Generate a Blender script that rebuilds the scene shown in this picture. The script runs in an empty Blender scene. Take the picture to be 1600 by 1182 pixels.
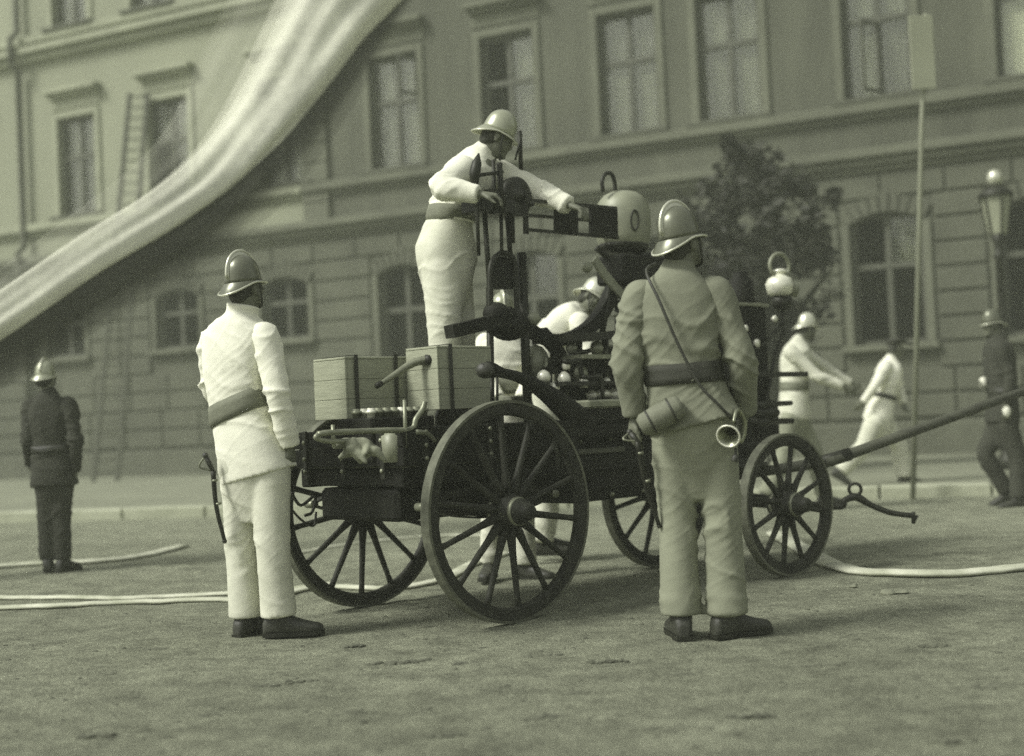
import bpy, bmesh, math, random
import numpy as np
from mathutils import Vector, Matrix, noise
from mathutils.bvhtree import BVHTree
random.seed(7)
R = math.radians
V = Vector
scene = bpy.context.scene
col = scene.collection

# ------------------------------------------------------------------ camera
IW, IH, FPX = 1600.0, 1182.0, 2100.0
CAM_H, HORIZON, ROLL = 0.95, 655.0, R(2.6)
PITCH = math.atan((HORIZON - IH / 2) / FPX)          # looking slightly up
cam_data = bpy.data.cameras.new('camera')
cam = bpy.data.objects.new('camera', cam_data)
col.objects.link(cam)
cam_data.sensor_width = 36.0
cam_data.lens = 36.0 * FPX / IW
cam_data.clip_end = 500
cam_rot = Matrix.Rotation(R(90) + PITCH, 3, 'X') @ Matrix.Rotation(-ROLL, 3, 'Z')
cam.matrix_world = Matrix.Translation((0, 0, CAM_H)) @ cam_rot.to_4x4()
cam_data.dof.use_dof = True
cam_data.dof.focus_distance = 6.3
cam_data.dof.aperture_fstop = 1.15
scene.camera = cam

# ------------------------------------------------------------------ light
SUN_EL, SUN_AZ = 46.0, 248.0      # from the left and a little behind the camera
w = bpy.data.worlds.new('World'); scene.world = w; w.use_nodes = True
nt = w.node_tree
bg = nt.nodes['Background']
sky = nt.nodes.new('ShaderNodeTexSky'); sky.sky_type = 'NISHITA'; sky.sun_disc = False
sky.sun_elevation = R(SUN_EL); sky.sun_rotation = R(SUN_AZ)
sky.air_density = 1.5; sky.dust_density = 4.0
hs = nt.nodes.new('ShaderNodeHueSaturation'); hs.inputs['Saturation'].default_value = 0.08
nt.links.new(sky.outputs[0], hs.inputs['Color']); nt.links.new(hs.outputs[0], bg.inputs['Color'])
bg.inputs['Strength'].default_value = 0.115
sd = bpy.data.lights.new('sun', 'SUN'); sd.energy = 2.9; sd.angle = R(14); sd.color = (1, 0.98, 0.94)
sun = bpy.data.objects.new('sun', sd); col.objects.link(sun)
az, el = R(SUN_AZ), R(SUN_EL)
sdir = V((math.sin(az) * math.cos(el), math.cos(az) * math.cos(el), math.sin(el)))
sun.rotation_euler = sdir.to_track_quat('Z', 'Y').to_euler()
sun.location = (-8, -6, 18)
scene.view_settings.view_transform = 'Standard'
scene.view_settings.look = 'None'
scene.view_settings.exposure = 0.36
scene.view_settings.gamma = 1.0
scene.view_settings.use_curve_mapping = False
scene.cycles.volume_bounces = 1
scene.cycles.max_bounces = 6
scene.cycles.use_denoising = False     # the photograph is a grainy print

# ------------------------------------------------------------------ helpers
def ray(px, py):
    d = cam_rot @ V(((px - IW / 2) / FPX, -(py - IH / 2) / FPX, -1.0))
    return d
CAMP = V((0, 0, CAM_H))
def at(px, py, Y):
    d = ray(px, py)
    return CAMP + d * (Y / d.y)
def gnd(px, py, z=0.0):
    d = ray(px, py)
    return CAMP + d * ((z - CAM_H) / d.z)
def on_plane(px, py, p0, n):
    d = ray(px, py)
    return CAMP + d * ((p0 - CAMP).dot(n) / d.dot(n))

def tag(o, label=None, cat=None, group=None, kind=None):
    if label: o['label'] = label
    if cat: o['category'] = cat
    if group: o['group'] = group
    if kind: o['kind'] = kind
    return o
def empty(name, loc, label=None, cat=None, group=None, kind=None):
    o = bpy.data.objects.new(name, None); col.objects.link(o)
    o.location = loc; o.empty_display_size = 0.2
    return tag(o, label, cat, group, kind)
def wloc(o):
    l = V(o.location)
    while o.parent:
        o = o.parent; l = l + V(o.location)
    return l
def link_mesh(name, me, mat, parent=None, origin=None):
    """verts are in world coordinates; the object's origin goes to origin (default: parent's)"""
    o = bpy.data.objects.new(name, me); col.objects.link(o)
    pw = wloc(parent) if parent else V((0, 0, 0))
    org = V(origin) if origin is not None else (pw if parent else V((0, 0, 0)))
    if org.length > 0:
        me.transform(Matrix.Translation(-org))
    o.parent = parent
    o.location = org - pw
    if mat: 
        me.materials.clear(); me.materials.append(mat)
    return o

TINT = (0.94, 1.0, 0.69)
def C(v, k=1.0):
    k = max(0.0, min(1.0, (v - .3) / .35))       # whites are a warmer, paler tone of the print
    t = [a + (b - a) * k for a, b in zip(TINT, (0.985, 1.0, 0.80))]
    return (min(1, v * t[0]), min(1, v * t[1]), min(1, v * t[2]), 1)
def mat(name, v, rough=0.8, var=0.15, scale=6.0, stretch=(1, 1, 1), bump=0.0, bscale=None, metal=0.0, spec=0.3, detail=6, var2=0.0, scale2=1.0, coords='Object', sheen=0.0):
    m = bpy.data.materials.new(name); m.use_nodes = True
    n = m.node_tree; p = n.nodes['Principled BSDF']
    p.inputs['Roughness'].default_value = rough
    p.inputs['Metallic'].default_value = metal
    p.inputs['Specular IOR Level'].default_value = spec
    if sheen: p.inputs['Sheen Weight'].default_value = sheen
    tc = n.nodes.new('ShaderNodeTexCoord'); mp = n.nodes.new('ShaderNodeMapping')
    mp.inputs['Scale'].default_value = stretch
    n.links.new(tc.outputs[coords], mp.inputs['Vector'])
    no = n.nodes.new('ShaderNodeTexNoise'); no.inputs['Scale'].default_value = scale; no.inputs['Detail'].default_value = detail
    n.links.new(mp.outputs[0], no.inputs['Vector'])
    cr = n.nodes.new('ShaderNodeValToRGB')
    cr.color_ramp.elements[0].position = 0.3; cr.color_ramp.elements[1].position = 0.7
    cr.color_ramp.elements[0].color = C(v * (1 - var)); cr.color_ramp.elements[1].color = C(v * (1 + var))
    n.links.new(no.outputs['Fac'], cr.inputs['Fac'])
    out = cr.outputs['Color']
    if var2:
        n2 = n.nodes.new('ShaderNodeTexNoise'); n2.inputs['Scale'].default_value = scale2; n2.inputs['Detail'].default_value = 3
        n.links.new(tc.outputs[coords], n2.inputs['Vector'])
        r2 = n.nodes.new('ShaderNodeValToRGB'); r2.color_ramp.elements[0].position = 0.35; r2.color_ramp.elements[1].position = 0.65
        a, b = 1 - var2, 1.0
        r2.color_ramp.elements[0].color = (a, a, a, 1); r2.color_ramp.elements[1].color = (b, b, b, 1)
        mx = n.nodes.new('ShaderNodeMixRGB'); mx.blend_type = 'MULTIPLY'; mx.inputs['Fac'].default_value = 1
        n.links.new(n2.outputs['Fac'], r2.inputs['Fac'])
        n.links.new(out, mx.inputs[1]); n.links.new(r2.outputs['Color'], mx.inputs[2]); out = mx.outputs[0]
    n.links.new(out, p.inputs['Base Color'])
    if bump:
        nb = n.nodes.new('ShaderNodeTexNoise'); nb.inputs['Scale'].default_value = bscale or scale * 4; nb.inputs['Detail'].default_value = 5
        n.links.new(mp.outputs[0], nb.inputs['Vector'])
        bp = n.nodes.new('ShaderNodeBump'); bp.inputs['Strength'].default_value = 1.0; bp.inputs['Distance'].default_value = bump
        n.links.new(nb.outputs['Fac'], bp.inputs['Height']); n.links.new(bp.outputs[0], p.inputs['Normal'])
    return m

M = {}
M['stucco_haze_tone'] = mat('haze_tone_stucco', 0.25, 0.9, 0.08, 1.1, (1, 1, 0.35), 0.006, 9, var2=0.12, scale2=0.35)  # haze brightening at the left put into the plaster colour
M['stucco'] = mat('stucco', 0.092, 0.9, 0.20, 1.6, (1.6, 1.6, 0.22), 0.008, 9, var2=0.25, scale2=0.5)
M['stone'] = mat('rusticated_stone', 0.092, 0.9, 0.13, 2.2, (1, 1, 1), 0.010, 12, var2=0.2, scale2=0.5)
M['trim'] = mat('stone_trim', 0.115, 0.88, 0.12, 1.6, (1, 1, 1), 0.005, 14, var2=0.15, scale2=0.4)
M['trim_haze_tone'] = mat('haze_tone_stone_trim', 0.28, 0.88, 0.10, 1.6, (1, 1, 1), 0.005, 14, var2=0.12, scale2=0.4)  # trim lightened the same way, haze painted into its tone
M['trim_dark'] = mat('weathered_trim', 0.07, 0.88, 0.2, 1.6, (1, 1, 1), 0.005, 14)
M['winframe'] = mat('window_paint', 0.065, 0.6, 0.15, 5)
M['curtain'] = mat('curtain_cloth', 0.15, 0.9, 0.15, 3, (6, 6, 0.4), 0.01, 10, var2=0.25, scale2=0.8)
M['curtain_dim'] = mat('dim_curtain_cloth', 0.10, 0.9, 0.2, 3, (6, 6, 0.4), 0.01, 10, var2=0.3, scale2=0.8)
M['curtain_bright'] = mat('bright_blind_cloth', 0.5, 0.9, 0.1, 3, (6, 6, 0.4), 0.01, 10)
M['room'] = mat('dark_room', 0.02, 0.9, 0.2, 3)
M['white_cloth'] = mat('white_drill_cloth', 0.72, 0.92, 0.05, 14, bump=0.0009, bscale=110, var2=0.10, scale2=5)
M['white_trouser'] = mat('white_trouser_cloth', 0.58, 0.92, 0.07, 14, bump=0.0009, bscale=110, var2=0.15, scale2=5)
M['grey_cloth'] = mat('grey_drill_cloth', 0.19, 0.92, 0.08, 12, bump=0.0009, bscale=110, var2=0.16, scale2=5)
M['grey_trouser'] = mat('grey_trouser_cloth', 0.235, 0.92, 0.08, 12, bump=0.0009, bscale=110, var2=0.16, scale2=4)
M['dark_cloth'] = mat('dark_wool_cloth', 0.035, 0.92, 0.15, 10, bump=0.002, bscale=60)
M['belt'] = mat('webbing_belt', 0.15, 0.75, 0.1, 20, bump=0.0015, bscale=90)
M['belt_dark'] = mat('dark_webbing_belt', 0.035, 0.75, 0.12, 20, bump=0.0015, bscale=90)
M['leather'] = mat('black_leather', 0.032, 0.55, 0.25, 14, bump=0.002, bscale=60, spec=0.4)
M['skin'] = mat('sunburnt_skin', 0.13, 0.6, 0.12, 12, bump=0.001, bscale=60)
M['hair'] = mat('dark_hair', 0.04, 0.7, 0.3, 40, (1, 1, .3))
M['helmet'] = mat('helmet_metal', 0.14, 0.32, 0.15, 8, metal=0.45, spec=0.5, bump=0.001, bscale=30)
M['helmet_trim'] = mat('helmet_polished_trim', 0.55, 0.28, 0.08, 8, metal=0.5, spec=0.5)
M['helmet_light'] = mat('pale_helmet_metal', 0.34, 0.30, 0.1, 8, metal=0.4, spec=0.5, bump=0.001, bscale=30)
M['black_paint'] = mat('black_cart_paint', 0.013, 0.7, 0.45, 9, bump=0.0012, bscale=40, spec=0.14, var2=.4, scale2=3)
M['wheel_paint'] = mat('worn_wheel_paint', 0.022, 0.65, 0.5, 14, bump=0.0015, bscale=50, spec=0.2)
M['tyre'] = mat('iron_tyre', 0.11, 0.6, 0.35, 18, metal=0.2, bump=0.0012, bscale=60)
M['iron'] = mat('dark_iron', 0.024, 0.5, 0.3, 16, metal=0.4, bump=0.001, bscale=60)
M['steel'] = mat('worn_steel', 0.22, 0.42, 0.25, 14, metal=0.5, bump=0.001, bscale=50)
M['brass'] = mat('polished_brass', 0.7, 0.3, 0.12, 14, metal=0.3, spec=0.5)
M['crate'] = mat('crate_board', 0.30, 0.8, 0.12, 5, (1, 1, 8), 0.002, 20)
M['crate_band'] = mat('crate_iron_band', 0.03, 0.6, 0.2, 9)
M['drum'] = mat('pale_drum_metal', 0.25, 0.45, 0.12, 5, metal=0.1, bump=0.001, bscale=30, var2=0.2, scale2=6)
M['rag'] = mat('old_rag', 0.2, 0.95, 0.35, 12, bump=0.004, bscale=40)
M['wood'] = mat('weathered_wood', 0.07, 0.8, 0.3, 6, (1, 1, 6), 0.002, 30)
M['hose'] = mat('canvas_hose', 0.44, 0.9, 0.28, 5, bump=0.002, bscale=90)
M['bark'] = mat('bark', 0.05, 0.95, 0.3, 8, (1, 1, .3), 0.02, 14)
M['leaf'] = mat('leaf', 0.03, 0.7, 0.45, 1.8, coords='Object')
M['pole_pale'] = mat('pale_painted_pole', 0.20, 0.7, 0.1, 3)
M['sign'] = mat('pale_sign_board', 0.24, 0.8, 0.08, 3)
M['canvas'] = mat('white_canvas', 0.62, 0.9, 0.10, 3, (1, 1, 1), 0.01, 8, var2=0.12, scale2=0.9)
M['canvas_shaded'] = mat('shaded_canvas', 0.10, 0.9, 0.15, 3, (1, 1, 1), 0.01, 8)  # shade of the chute's underside put into the colour
M['kerb'] = mat('kerb_stone', 0.34, 0.9, 0.15, 3, bump=0.006, bscale=14)
M['pave'] = mat('pavement_sand', 0.20, 0.95, 0.12, 1.2, (1, 1, 1), 0.01, 9, var2=0.12, scale2=0.4)
M['lampglass'] = mat('frosted_lamp_glass', 0.25, 0.25, 0.1, 3, spec=0.5)
M['horn'] = mat('signal_horn_metal', 0.30, 0.28, 0.1, 20, metal=0.8)

def pane_mat():
    m = bpy.data.materials.new('window_glass'); m.use_nodes = True
    n = m.node_tree; n.nodes.clear()
    o = n.nodes.new('ShaderNodeOutputMaterial'); mx = n.nodes.new('ShaderNodeMixShader')
    t = n.nodes.new('ShaderNodeBsdfTransparent'); g = n.nodes.new('ShaderNodeBsdfGlossy')
    t.inputs[0].default_value = (.90, .91, .87, 1); g.inputs[0].default_value = (.84, .86, .76, 1); g.inputs['Roughness'].default_value = 0.12
    no = n.nodes.new('ShaderNodeTexNoise'); no.inputs['Scale'].default_value = 1.5
    bp = n.nodes.new('ShaderNodeBump'); bp.inputs['Distance'].default_value = 0.05
    n.links.new(no.outputs['Fac'], bp.inputs['Height']); n.links.new(bp.outputs[0], g.inputs['Normal'])
    mx.inputs[0].default_value = 0.07
    n.links.new(t.outputs[0], mx.inputs[1]); n.links.new(g.outputs[0], mx.inputs[2]); n.links.new(mx.outputs[0], o.inputs['Surface'])
    return m
M['pane'] = pane_mat()

def perp(d, ref=V((0, 0, 1))):
    d = d.normalized()
    if abs(d.dot(ref)) > 0.97: ref = V((1, 0, 0))
    a = d.cross(ref).normalized(); b = a.cross(d).normalized()
    return a, b

class MB:
    def __init__(s): s.v = []; s.f = []; s.smooth = []
    def add(s, vs, fs, smooth=False):
        k = len(s.v); s.v += [tuple(p) for p in vs]; s.f += [tuple(i + k for i in f) for f in fs]; s.smooth += [smooth] * len(fs)
        return s
    def obox(s, c, ax, ay, az, ch=0.0):
        """oriented box: centre and three half-axis vectors, optional chamfer in metres"""
        c = V(c); L = [ax.length, ay.length, az.length]
        if ch <= 0 or min(L) < ch * 1.5:
            vs = [c + ax * i + ay * j + az * k for i in (-1, 1) for j in (-1, 1) for k in (-1, 1)]
            fs = [(0, 1, 3, 2), (4, 6, 7, 5), (0, 4, 5, 1), (2, 3, 7, 6), (0, 2, 6, 4), (1, 5, 7, 3)]
            return s.add(vs, fs)
        bm = bmesh.new(); bmesh.ops.create_cube(bm, size=2)
        for q in bm.verts:
            q.co = V((q.co.x * L[0], q.co.y * L[1], q.co.z * L[2]))
        bmesh.ops.bevel(bm, geom=list(bm.edges), offset=ch, segments=1, affect='EDGES')
        ux, uy, uz = ax / L[0], ay / L[1], az / L[2]
        bm.verts.index_update()
        vs = [c + ux * q.co.x + uy * q.co.y + uz * q.co.z for q in bm.verts]
        fs = [[q.index for q in f.verts] for f in bm.faces]
        bm.free()
        return s.add(vs, fs)
    def bar(s, p0, p1, wd, ht, ref=V((0, 0, 1)), ch=0.0, w2=None, h2=None):
        p0, p1 = V(p0), V(p1); d = p1 - p0; a, b = perp(d, ref)
        if w2 is None:
            return s.obox((p0 + p1) / 2, d / 2, a * wd / 2, b * ht / 2, ch)
        vs = []
        for p, ww, hh in ((p0, wd, ht), (p1, w2, h2 if h2 else ht)):
            for i, j in ((-1, -1), (1, -1), (1, 1), (-1, 1)):
                vs.append(p + a * i * ww / 2 + b * j * hh / 2)
        return s.add(vs, [(0, 3, 2, 1), (4, 5, 6, 7), (0, 1, 5, 4), (1, 2, 6, 5), (2, 3, 7, 6), (3, 0, 4, 7)])
    def loft(s, rings, cap=True, smooth=True, closed=False):
        n = len(rings[0]); vs = [p for r in rings for p in r]; fs = []
        m = len(rings)
        for i in range(m if closed else m - 1):
            for j in range(n):
                a = i * n + j; b = i * n + (j + 1) % n; i2 = (i + 1) % m
                fs.append((a, b, i2 * n + (j + 1) % n, i2 * n + j))
        if cap and not closed:
            fs.append(tuple(range(n - 1, -1, -1))); fs.append(tuple((m - 1) * n + j for j in range(n)))
        return s.add(vs, fs, smooth)
    def tube(s, pts, r, n=8, cap=True, closed=False):
        pts = [V(p) for p in pts]; rs = r if isinstance(r, (list, tuple)) else [r] * len(pts)
        rings = []; a = None
        for i, p in enumerate(pts):
            if closed: d = pts[(i + 1) % len(pts)] - pts[i - 1]
            else: d = pts[min(i + 1, len(pts) - 1)] - pts[max(i - 1, 0)]
            d.normalize()
            if a is None: a, b = perp(d)
            else:
                a = (a - d * a.dot(d)); 
                if a.length < 1e-5: a, b = perp(d)
                a.normalize(); b = a.cross(d).normalized()
            rr = rs[i]
            rings.append([p + (a * math.cos(t) + b * math.sin(t)) * rr for t in [2 * math.pi * k / n for k in range(n)]])
        return s.loft(rings, cap, True, closed)
    def lathe(s, base, axis, prof, n=24, ref=V((0, 0, 1)), smooth=True, cap=True):
        """prof: list of (distance along axis, radius)"""
        base = V(base); axis = V(axis).normalized(); a, b = perp(axis, ref)
        rings = [[base + axis * h + (a * math.cos(2 * math.pi * k / n) + b * math.sin(2 * math.pi * k / n)) * max(r, 1e-4) for k in range(n)] for h, r in prof]
        return s.loft(rings, cap, smooth)
    def ball(s, c, rx, ry=None, rz=None, axes=None, n=16, m=10):
        ry = ry or rx; rz = rz or rx; c = V(c)
        X, Y, Z = axes if axes else (V((1, 0, 0)), V((0, 1, 0)), V((0, 0, 1)))
        rings = []
        for i in range(m + 1):
            t = -math.pi / 2 + math.pi * i / m; cz = math.sin(t); cr = max(math.cos(t), 0.02)
            rings.append([c + X * (rx * cr * math.cos(2 * math.pi * k / n)) + Y * (ry * cr * math.sin(2 * math.pi * k / n)) + Z * (rz * cz) for k in range(n)])
        return s.loft(rings, True, True)
    def mesh(s, name):
        me = bpy.data.meshes.new(name); me.from_pydata(s.v, [], s.f); me.validate(); 
        if len(me.polygons) == len(s.smooth): me.polygons.foreach_set('use_smooth', s.smooth)
        return me
    def build(s, name, mt, parent=None, origin=None, **kw):
        me = s.mesh(name)
        if parent is None and origin is None:
            xs = np.array(s.v); origin = V(((xs[:, 0].min() + xs[:, 0].max()) / 2, (xs[:, 1].min() + xs[:, 1].max()) / 2, xs[:, 2].min()))
        o = link_mesh(name, me, M[mt] if isinstance(mt, str) else mt, parent, origin)
        return tag(o, **kw) if kw else o

def catmull(P, n=6):
    P = [V(p) for p in P]; Q = [P[0] * 2 - P[1]] + P + [P[-1] * 2 - P[-2]]; out = []
    for i in range(1, len(Q) - 2):
        for k in range(n):
            t = k / n; a, b, c, d = Q[i - 1:i + 3]
            out.append(0.5 * ((2 * b) + (c - a) * t + (2 * a - 5 * b + 4 * c - d) * t * t + (3 * b - a - 3 * c + d) * t ** 3))
    out.append(P[-1]); return out
def cat1(R_, n=6):
    return [q.x for q in catmull([V((r, 0, 0)) for r in R_], n)]

# ------------------------------------------------------------------ ground
gm = bpy.data.materials.new('packed_sand'); gm.use_nodes = True
n = gm.node_tree; p = n.nodes['Principled BSDF']; p.inputs['Roughness'].default_value = 0.95; p.inputs['Specular IOR Level'].default_value = 0.15
tc = n.nodes.new('ShaderNodeTexCoord')
def gn(scale, st=(1, 1, 1), det=6, rough=0.6):
    mp = n.nodes.new('ShaderNodeMapping'); mp.inputs['Scale'].default_value = st
    t = n.nodes.new('ShaderNodeTexNoise'); t.inputs['Scale'].default_value = scale; t.inputs['Detail'].default_value = det; t.inputs['Roughness'].default_value = rough
    n.links.new(tc.outputs['Object'], mp.inputs[0]); n.links.new(mp.outputs[0], t.inputs['Vector']); return t.outputs['Fac']
def ramp(src, p0, c0, p1, c1):
    r = n.nodes.new('ShaderNodeValToRGB'); r.color_ramp.elements[0].position = p0; r.color_ramp.elements[1].position = p1
    r.color_ramp.elements[0].color = c0; r.color_ramp.elements[1].color = c1; n.links.new(src, r.inputs['Fac']); return r.outputs['Color']
def mul(a, b, f=1.0):
    m_ = n.nodes.new('ShaderNodeMixRGB'); m_.blend_type = 'MULTIPLY'; m_.inputs[0].default_value = f
    n.links.new(a, m_.inputs[1]); n.links.new(b, m_.inputs[2]); return m_.outputs[0]
GV = 0.27
base = ramp(gn(0.7, (1, 1, 1), 7), 0.3, C(GV * 0.82), 0.7, C(GV * 1.2))
streak = ramp(gn(5, (1, 1, 1), 10, 0.8), 0.36, (0.56, 0.56, 0.56, 1), 0.64, (1.25, 1.25, 1.25, 1))
speck = ramp(gn(16, (1, 1, 1), 6, 0.8), 0.30, (0.35, 0.35, 0.35, 1), 0.40, (1, 1, 1, 1))
fine = ramp(gn(70, (1, 1, 1), 4, 0.8), 0.36, (0.62, 0.62, 0.62, 1), 0.64, (1.3, 1.3, 1.3, 1))
pale = ramp(gn(38, (1, 1, 1), 2, 0.6), 0.68, (1, 1, 1, 1), 0.76, (1.5, 1.5, 1.5, 1))
c_ = mul(mul(mul(mul(base, streak), speck), fine), pale)
n.links.new(c_, p.inputs['Base Color'])
bp = n.nodes.new('ShaderNodeBump'); bp.inputs['Distance'].default_value = 0.045
n.links.new(gn(9, (1, 1, 1), 10, 0.8), bp.inputs['Height']); n.links.new(bp.outputs[0], p.inputs['Normal'])
M['ground'] = gm

def gh(x, y):
    e = min(1.0, max(0.0, (y - 2) / 1.0)) 
    return 0.010 * noise.noise(V((x * 0.8, y * 1.0, 3))) + 0.007 * noise.noise(V((x * 3.2, y * 3.6, 9))) + 0.005 * noise.noise(V((x * 8, y * 8, 5)))
def grid_sheet(name, xs, ys, h, mt, **kw):
    vs = [(x, y, h(x, y)) for y in ys for x in xs]; nx = len(xs)
    fs = [(j * nx + i, j * nx + i + 1, (j + 1) * nx + i + 1, (j + 1) * nx + i) for j in range(len(ys) - 1) for i in range(nx - 1)]
    b = MB(); b.add(vs, fs, True); return b.build(name, mt, origin=(0, 0, 0), **kw)
xs = [-160, -80, -40, -20, -12, -8, -6, -5] + list(np.arange(-4.5, 4.51, 0.045)) + [5, 6, 8, 12, 20, 40, 80, 160]
ys = [-160, -60, -20, -5, 0] + list(np.arange(1.6, 10, 0.05)) + list(np.arange(10, 18, 0.5)) + [20, 26, 34, 44, 80, 160]
grid_sheet('ground', xs, ys, lambda x, y: gh(x, y) if (abs(x) < 4.6 and 1.5 < y < 10.1) else 0.0, 'ground', kind='structure')

# clods and pebbles lying on the yard
b = MB()
def clod(c, r):
    vs = []
    a0 = random.random() * 6
    k = 6
    for zz, rr in ((-0.3, 1.0), (0.35, 0.85), (0.7, 0.3)):
        for i in range(k):
            t = a0 + 2 * math.pi * i / k; q = rr * r * random.uniform(0.7, 1.2)
            vs.append((c.x + q * math.cos(t) * 1.5, c.y + q * math.sin(t), c.z + zz * r * 0.7))
    fs = [(j * k + i, j * k + (i + 1) % k, (j + 1) * k + (i + 1) % k, (j + 1) * k + i) for j in range(2) for i in range(k)] + [tuple(2 * k + i for i in range(k))]
    b.add(vs, fs, False)
for i in range(900):
    y = random.uniform(3.6, 9.5); x = random.uniform(-0.42, 0.42) * y
    clod(V((x, y, gh(x, y))), random.choice([0.004, 0.005, 0.006, 0.008, 0.011]))
for (px, py) in ((80, 1081), (125, 1075), (400, 1073), (555, 1115), (600, 1037), (640, 1036), (730, 1037), (850, 1123), (870, 1120), (1060, 1056), (1085, 1054), (1545, 1075), (1530, 1073), (655, 1032), (950, 1034), (845, 1025), (1480, 1160), (240, 1015), (310, 1120), (470, 1065), (700, 1150), (1180, 1120), (1290, 1040), (1350, 1095), (1010, 1140), (150, 1150), (900, 1085), (1440, 1010), (560, 1010)):
    g = gnd(px, py)
    for k in range(12):
        q = g + V((random.gauss(0, 0.035), random.gauss(0, 0.012), 0)); clod(q, random.uniform(0.005, 0.014))
b.build('gravel', mat('dark_clods', 0.09, 0.95, 0.4, 10), origin=(0, 4, 0), label='loose clods and pebbles scattered over the packed yard', kind='stuff')

# pavement in front of the building and its kerb
K0, K1 = gnd(150, 812), gnd(1450, 776)
kd = (K1 - K0); kd.z = 0; kd.normalize(); kn = V((-kd.y, kd.x, 0))
if kn.y < 0: kn = -kn
kmid = (K0 + K1) / 2; kmid.z = 0
KZ = 0.12
b = MB(); a0 = kmid - kd * 40; a1 = kmid + kd * 40
vs = [a0 + kn * 0.16, a1 + kn * 0.16, a1 + kn * 34, a0 + kn * 34]
b.add([q + V((0, 0, KZ - 0.008)) for q in vs], [(0, 1, 2, 3)]); b.build('pavement', 'pave', origin=(0, 15, 0), kind='structure')
kerb = empty('kerb', kmid, kind='structure')
for i in range(-22, 20):
    q0 = kmid + kd * (i * 1.05); L = 1.03
    bb = MB(); z = random.uniform(-0.004, 0.004)
    bb.obox(q0 + kd * L / 2 + V((0, 0, KZ / 2 - 0.05 + z)), kd * L / 2, kn * 0.15, V((0, 0, KZ / 2 + 0.05)), 0.012); bb.build('kerb_stone', 'kerb', kerb)

# ------------------------------------------------------------------ building
BA = R(27.0)
BD = V((math.cos(BA), -math.sin(BA), 0)); BN = V((-math.sin(BA), -math.cos(BA), 0))
BP0 = V((2.0, 23.0, 0))
UP = V((0, 0, 1))
def bs(px, py):
    q = on_plane(px, py, BP0, BN); return (q - BP0).dot(BD), q.z
def B(s, z, out=0.0): return BP0 + BD * s + BN * out + UP * z
def s_at(px, z):
    lo, hi = -300.0, 1400.0
    y = 300.0
    for _ in range(20):
        s, zz = bs(px, y); y += (zz - z) * 60
    return bs(px, y)[0]
building = empty('office_building', B(0, 0), 'long stuccoed public building with rusticated ground floor and tall windows', 'building')
class BB(MB):
    def bbox(s, s0, s1, z0, z1, o0, o1, ch=0.0):
        return s.obox(B((s0 + s1) / 2, (z0 + z1) / 2, (o0 + o1) / 2), BD * (s1 - s0) / 2, UP * (z1 - z0) / 2, BN * (o1 - o0) / 2, ch)
S0, S1, ZT = -42.0, 22.0, 14.0
upper = [s_at(px, 6.8) for px in (-45, 122, 265, 440, 617, 794, 981, 1138, 1368, 1612, 1850)]
UZ0, UZ1, UWD = 5.74, 7.86, 1.06
lower = [s_at(px, 2.9) for px in (105, 280, 448, 634, 830, 1030, 1388, 1625, 1860)]
LZ0, LZ1, LWD = 1.85, 3.92, 1.12
top_ = [s_at(px, 10.6) for px in (-60, 108, 232, 420, 600, 780)]
TZ0, TZ1 = 9.85, 11.9
LZs = [2.7, 2.7, 2.7] + [LZ0] * 6
holes = [(s - UWD / 2, s + UWD / 2, UZ0, UZ1) for s in upper] + [(s - LWD / 2, s + LWD / 2, z_, LZ1) for s, z_ in zip(lower, LZs)] + [(s - .5, s + .5, TZ0, TZ1) for s in top_]
# wall sheet with real openings and reveals
def facade(zlo, zhi, out, mt, name, S0=S0, S1=S1):
    hh = [h for h in holes if h[2] < zhi and h[3] > zlo and S0 < h[0] < S1]
    ss = sorted({S0, S1} | {round(x, 5) for h in hh for x in h[:2]}); zz = sorted({zlo, zhi} | {min(max(x, zlo), zhi) for h in hh for x in h[2:]})
    b = MB()
    for i in range(len(ss) - 1):
        for j in range(len(zz) - 1):
            cs, cz = (ss[i] + ss[i + 1]) / 2, (zz[j] + zz[j + 1]) / 2
            if any(h[0] < cs < h[1] and h[2] < cz < h[3] for h in hh): continue
            b.add([B(ss[i], zz[j], out), B(ss[i + 1], zz[j], out), B(ss[i + 1], zz[j + 1], out), B(ss[i], zz[j + 1], out)], [(0, 1, 2, 3)])
    for h in hh:
        q = [(h[0], h[2]), (h[1], h[2]), (h[1], h[3]), (h[0], h[3])]
        for k in range(4):
            a, c = q[k], q[(k + 1) % 4]
            b.add([B(a[0], a[1], out), B(c[0], c[1], out), B(c[0], c[1], out - 0.3), B(a[0], a[1], out - 0.3)], [(0, 1, 2, 3)])
    return b.build(name, mt, building)
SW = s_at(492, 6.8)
facade(4.55, ZT, 0.0, 'stucco_haze_tone', 'wall', S1=SW)  # left part of the wall, lightened in colour for haze
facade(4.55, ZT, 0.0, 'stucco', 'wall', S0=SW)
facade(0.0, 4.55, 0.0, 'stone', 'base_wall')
b = BB()
b.bbox(S0, S1, 0.0, ZT, -6.0, -5.8); b.bbox(S0, S0 + .1, 0, ZT, -5.8, -0.05); b.bbox(S1 - .1, S1, 0, ZT, -5.8, -0.05); b.bbox(S0, S1, ZT, ZT + .1, -6, 0.3)
b.build('rear_wall', 'stucco', building)
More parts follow.
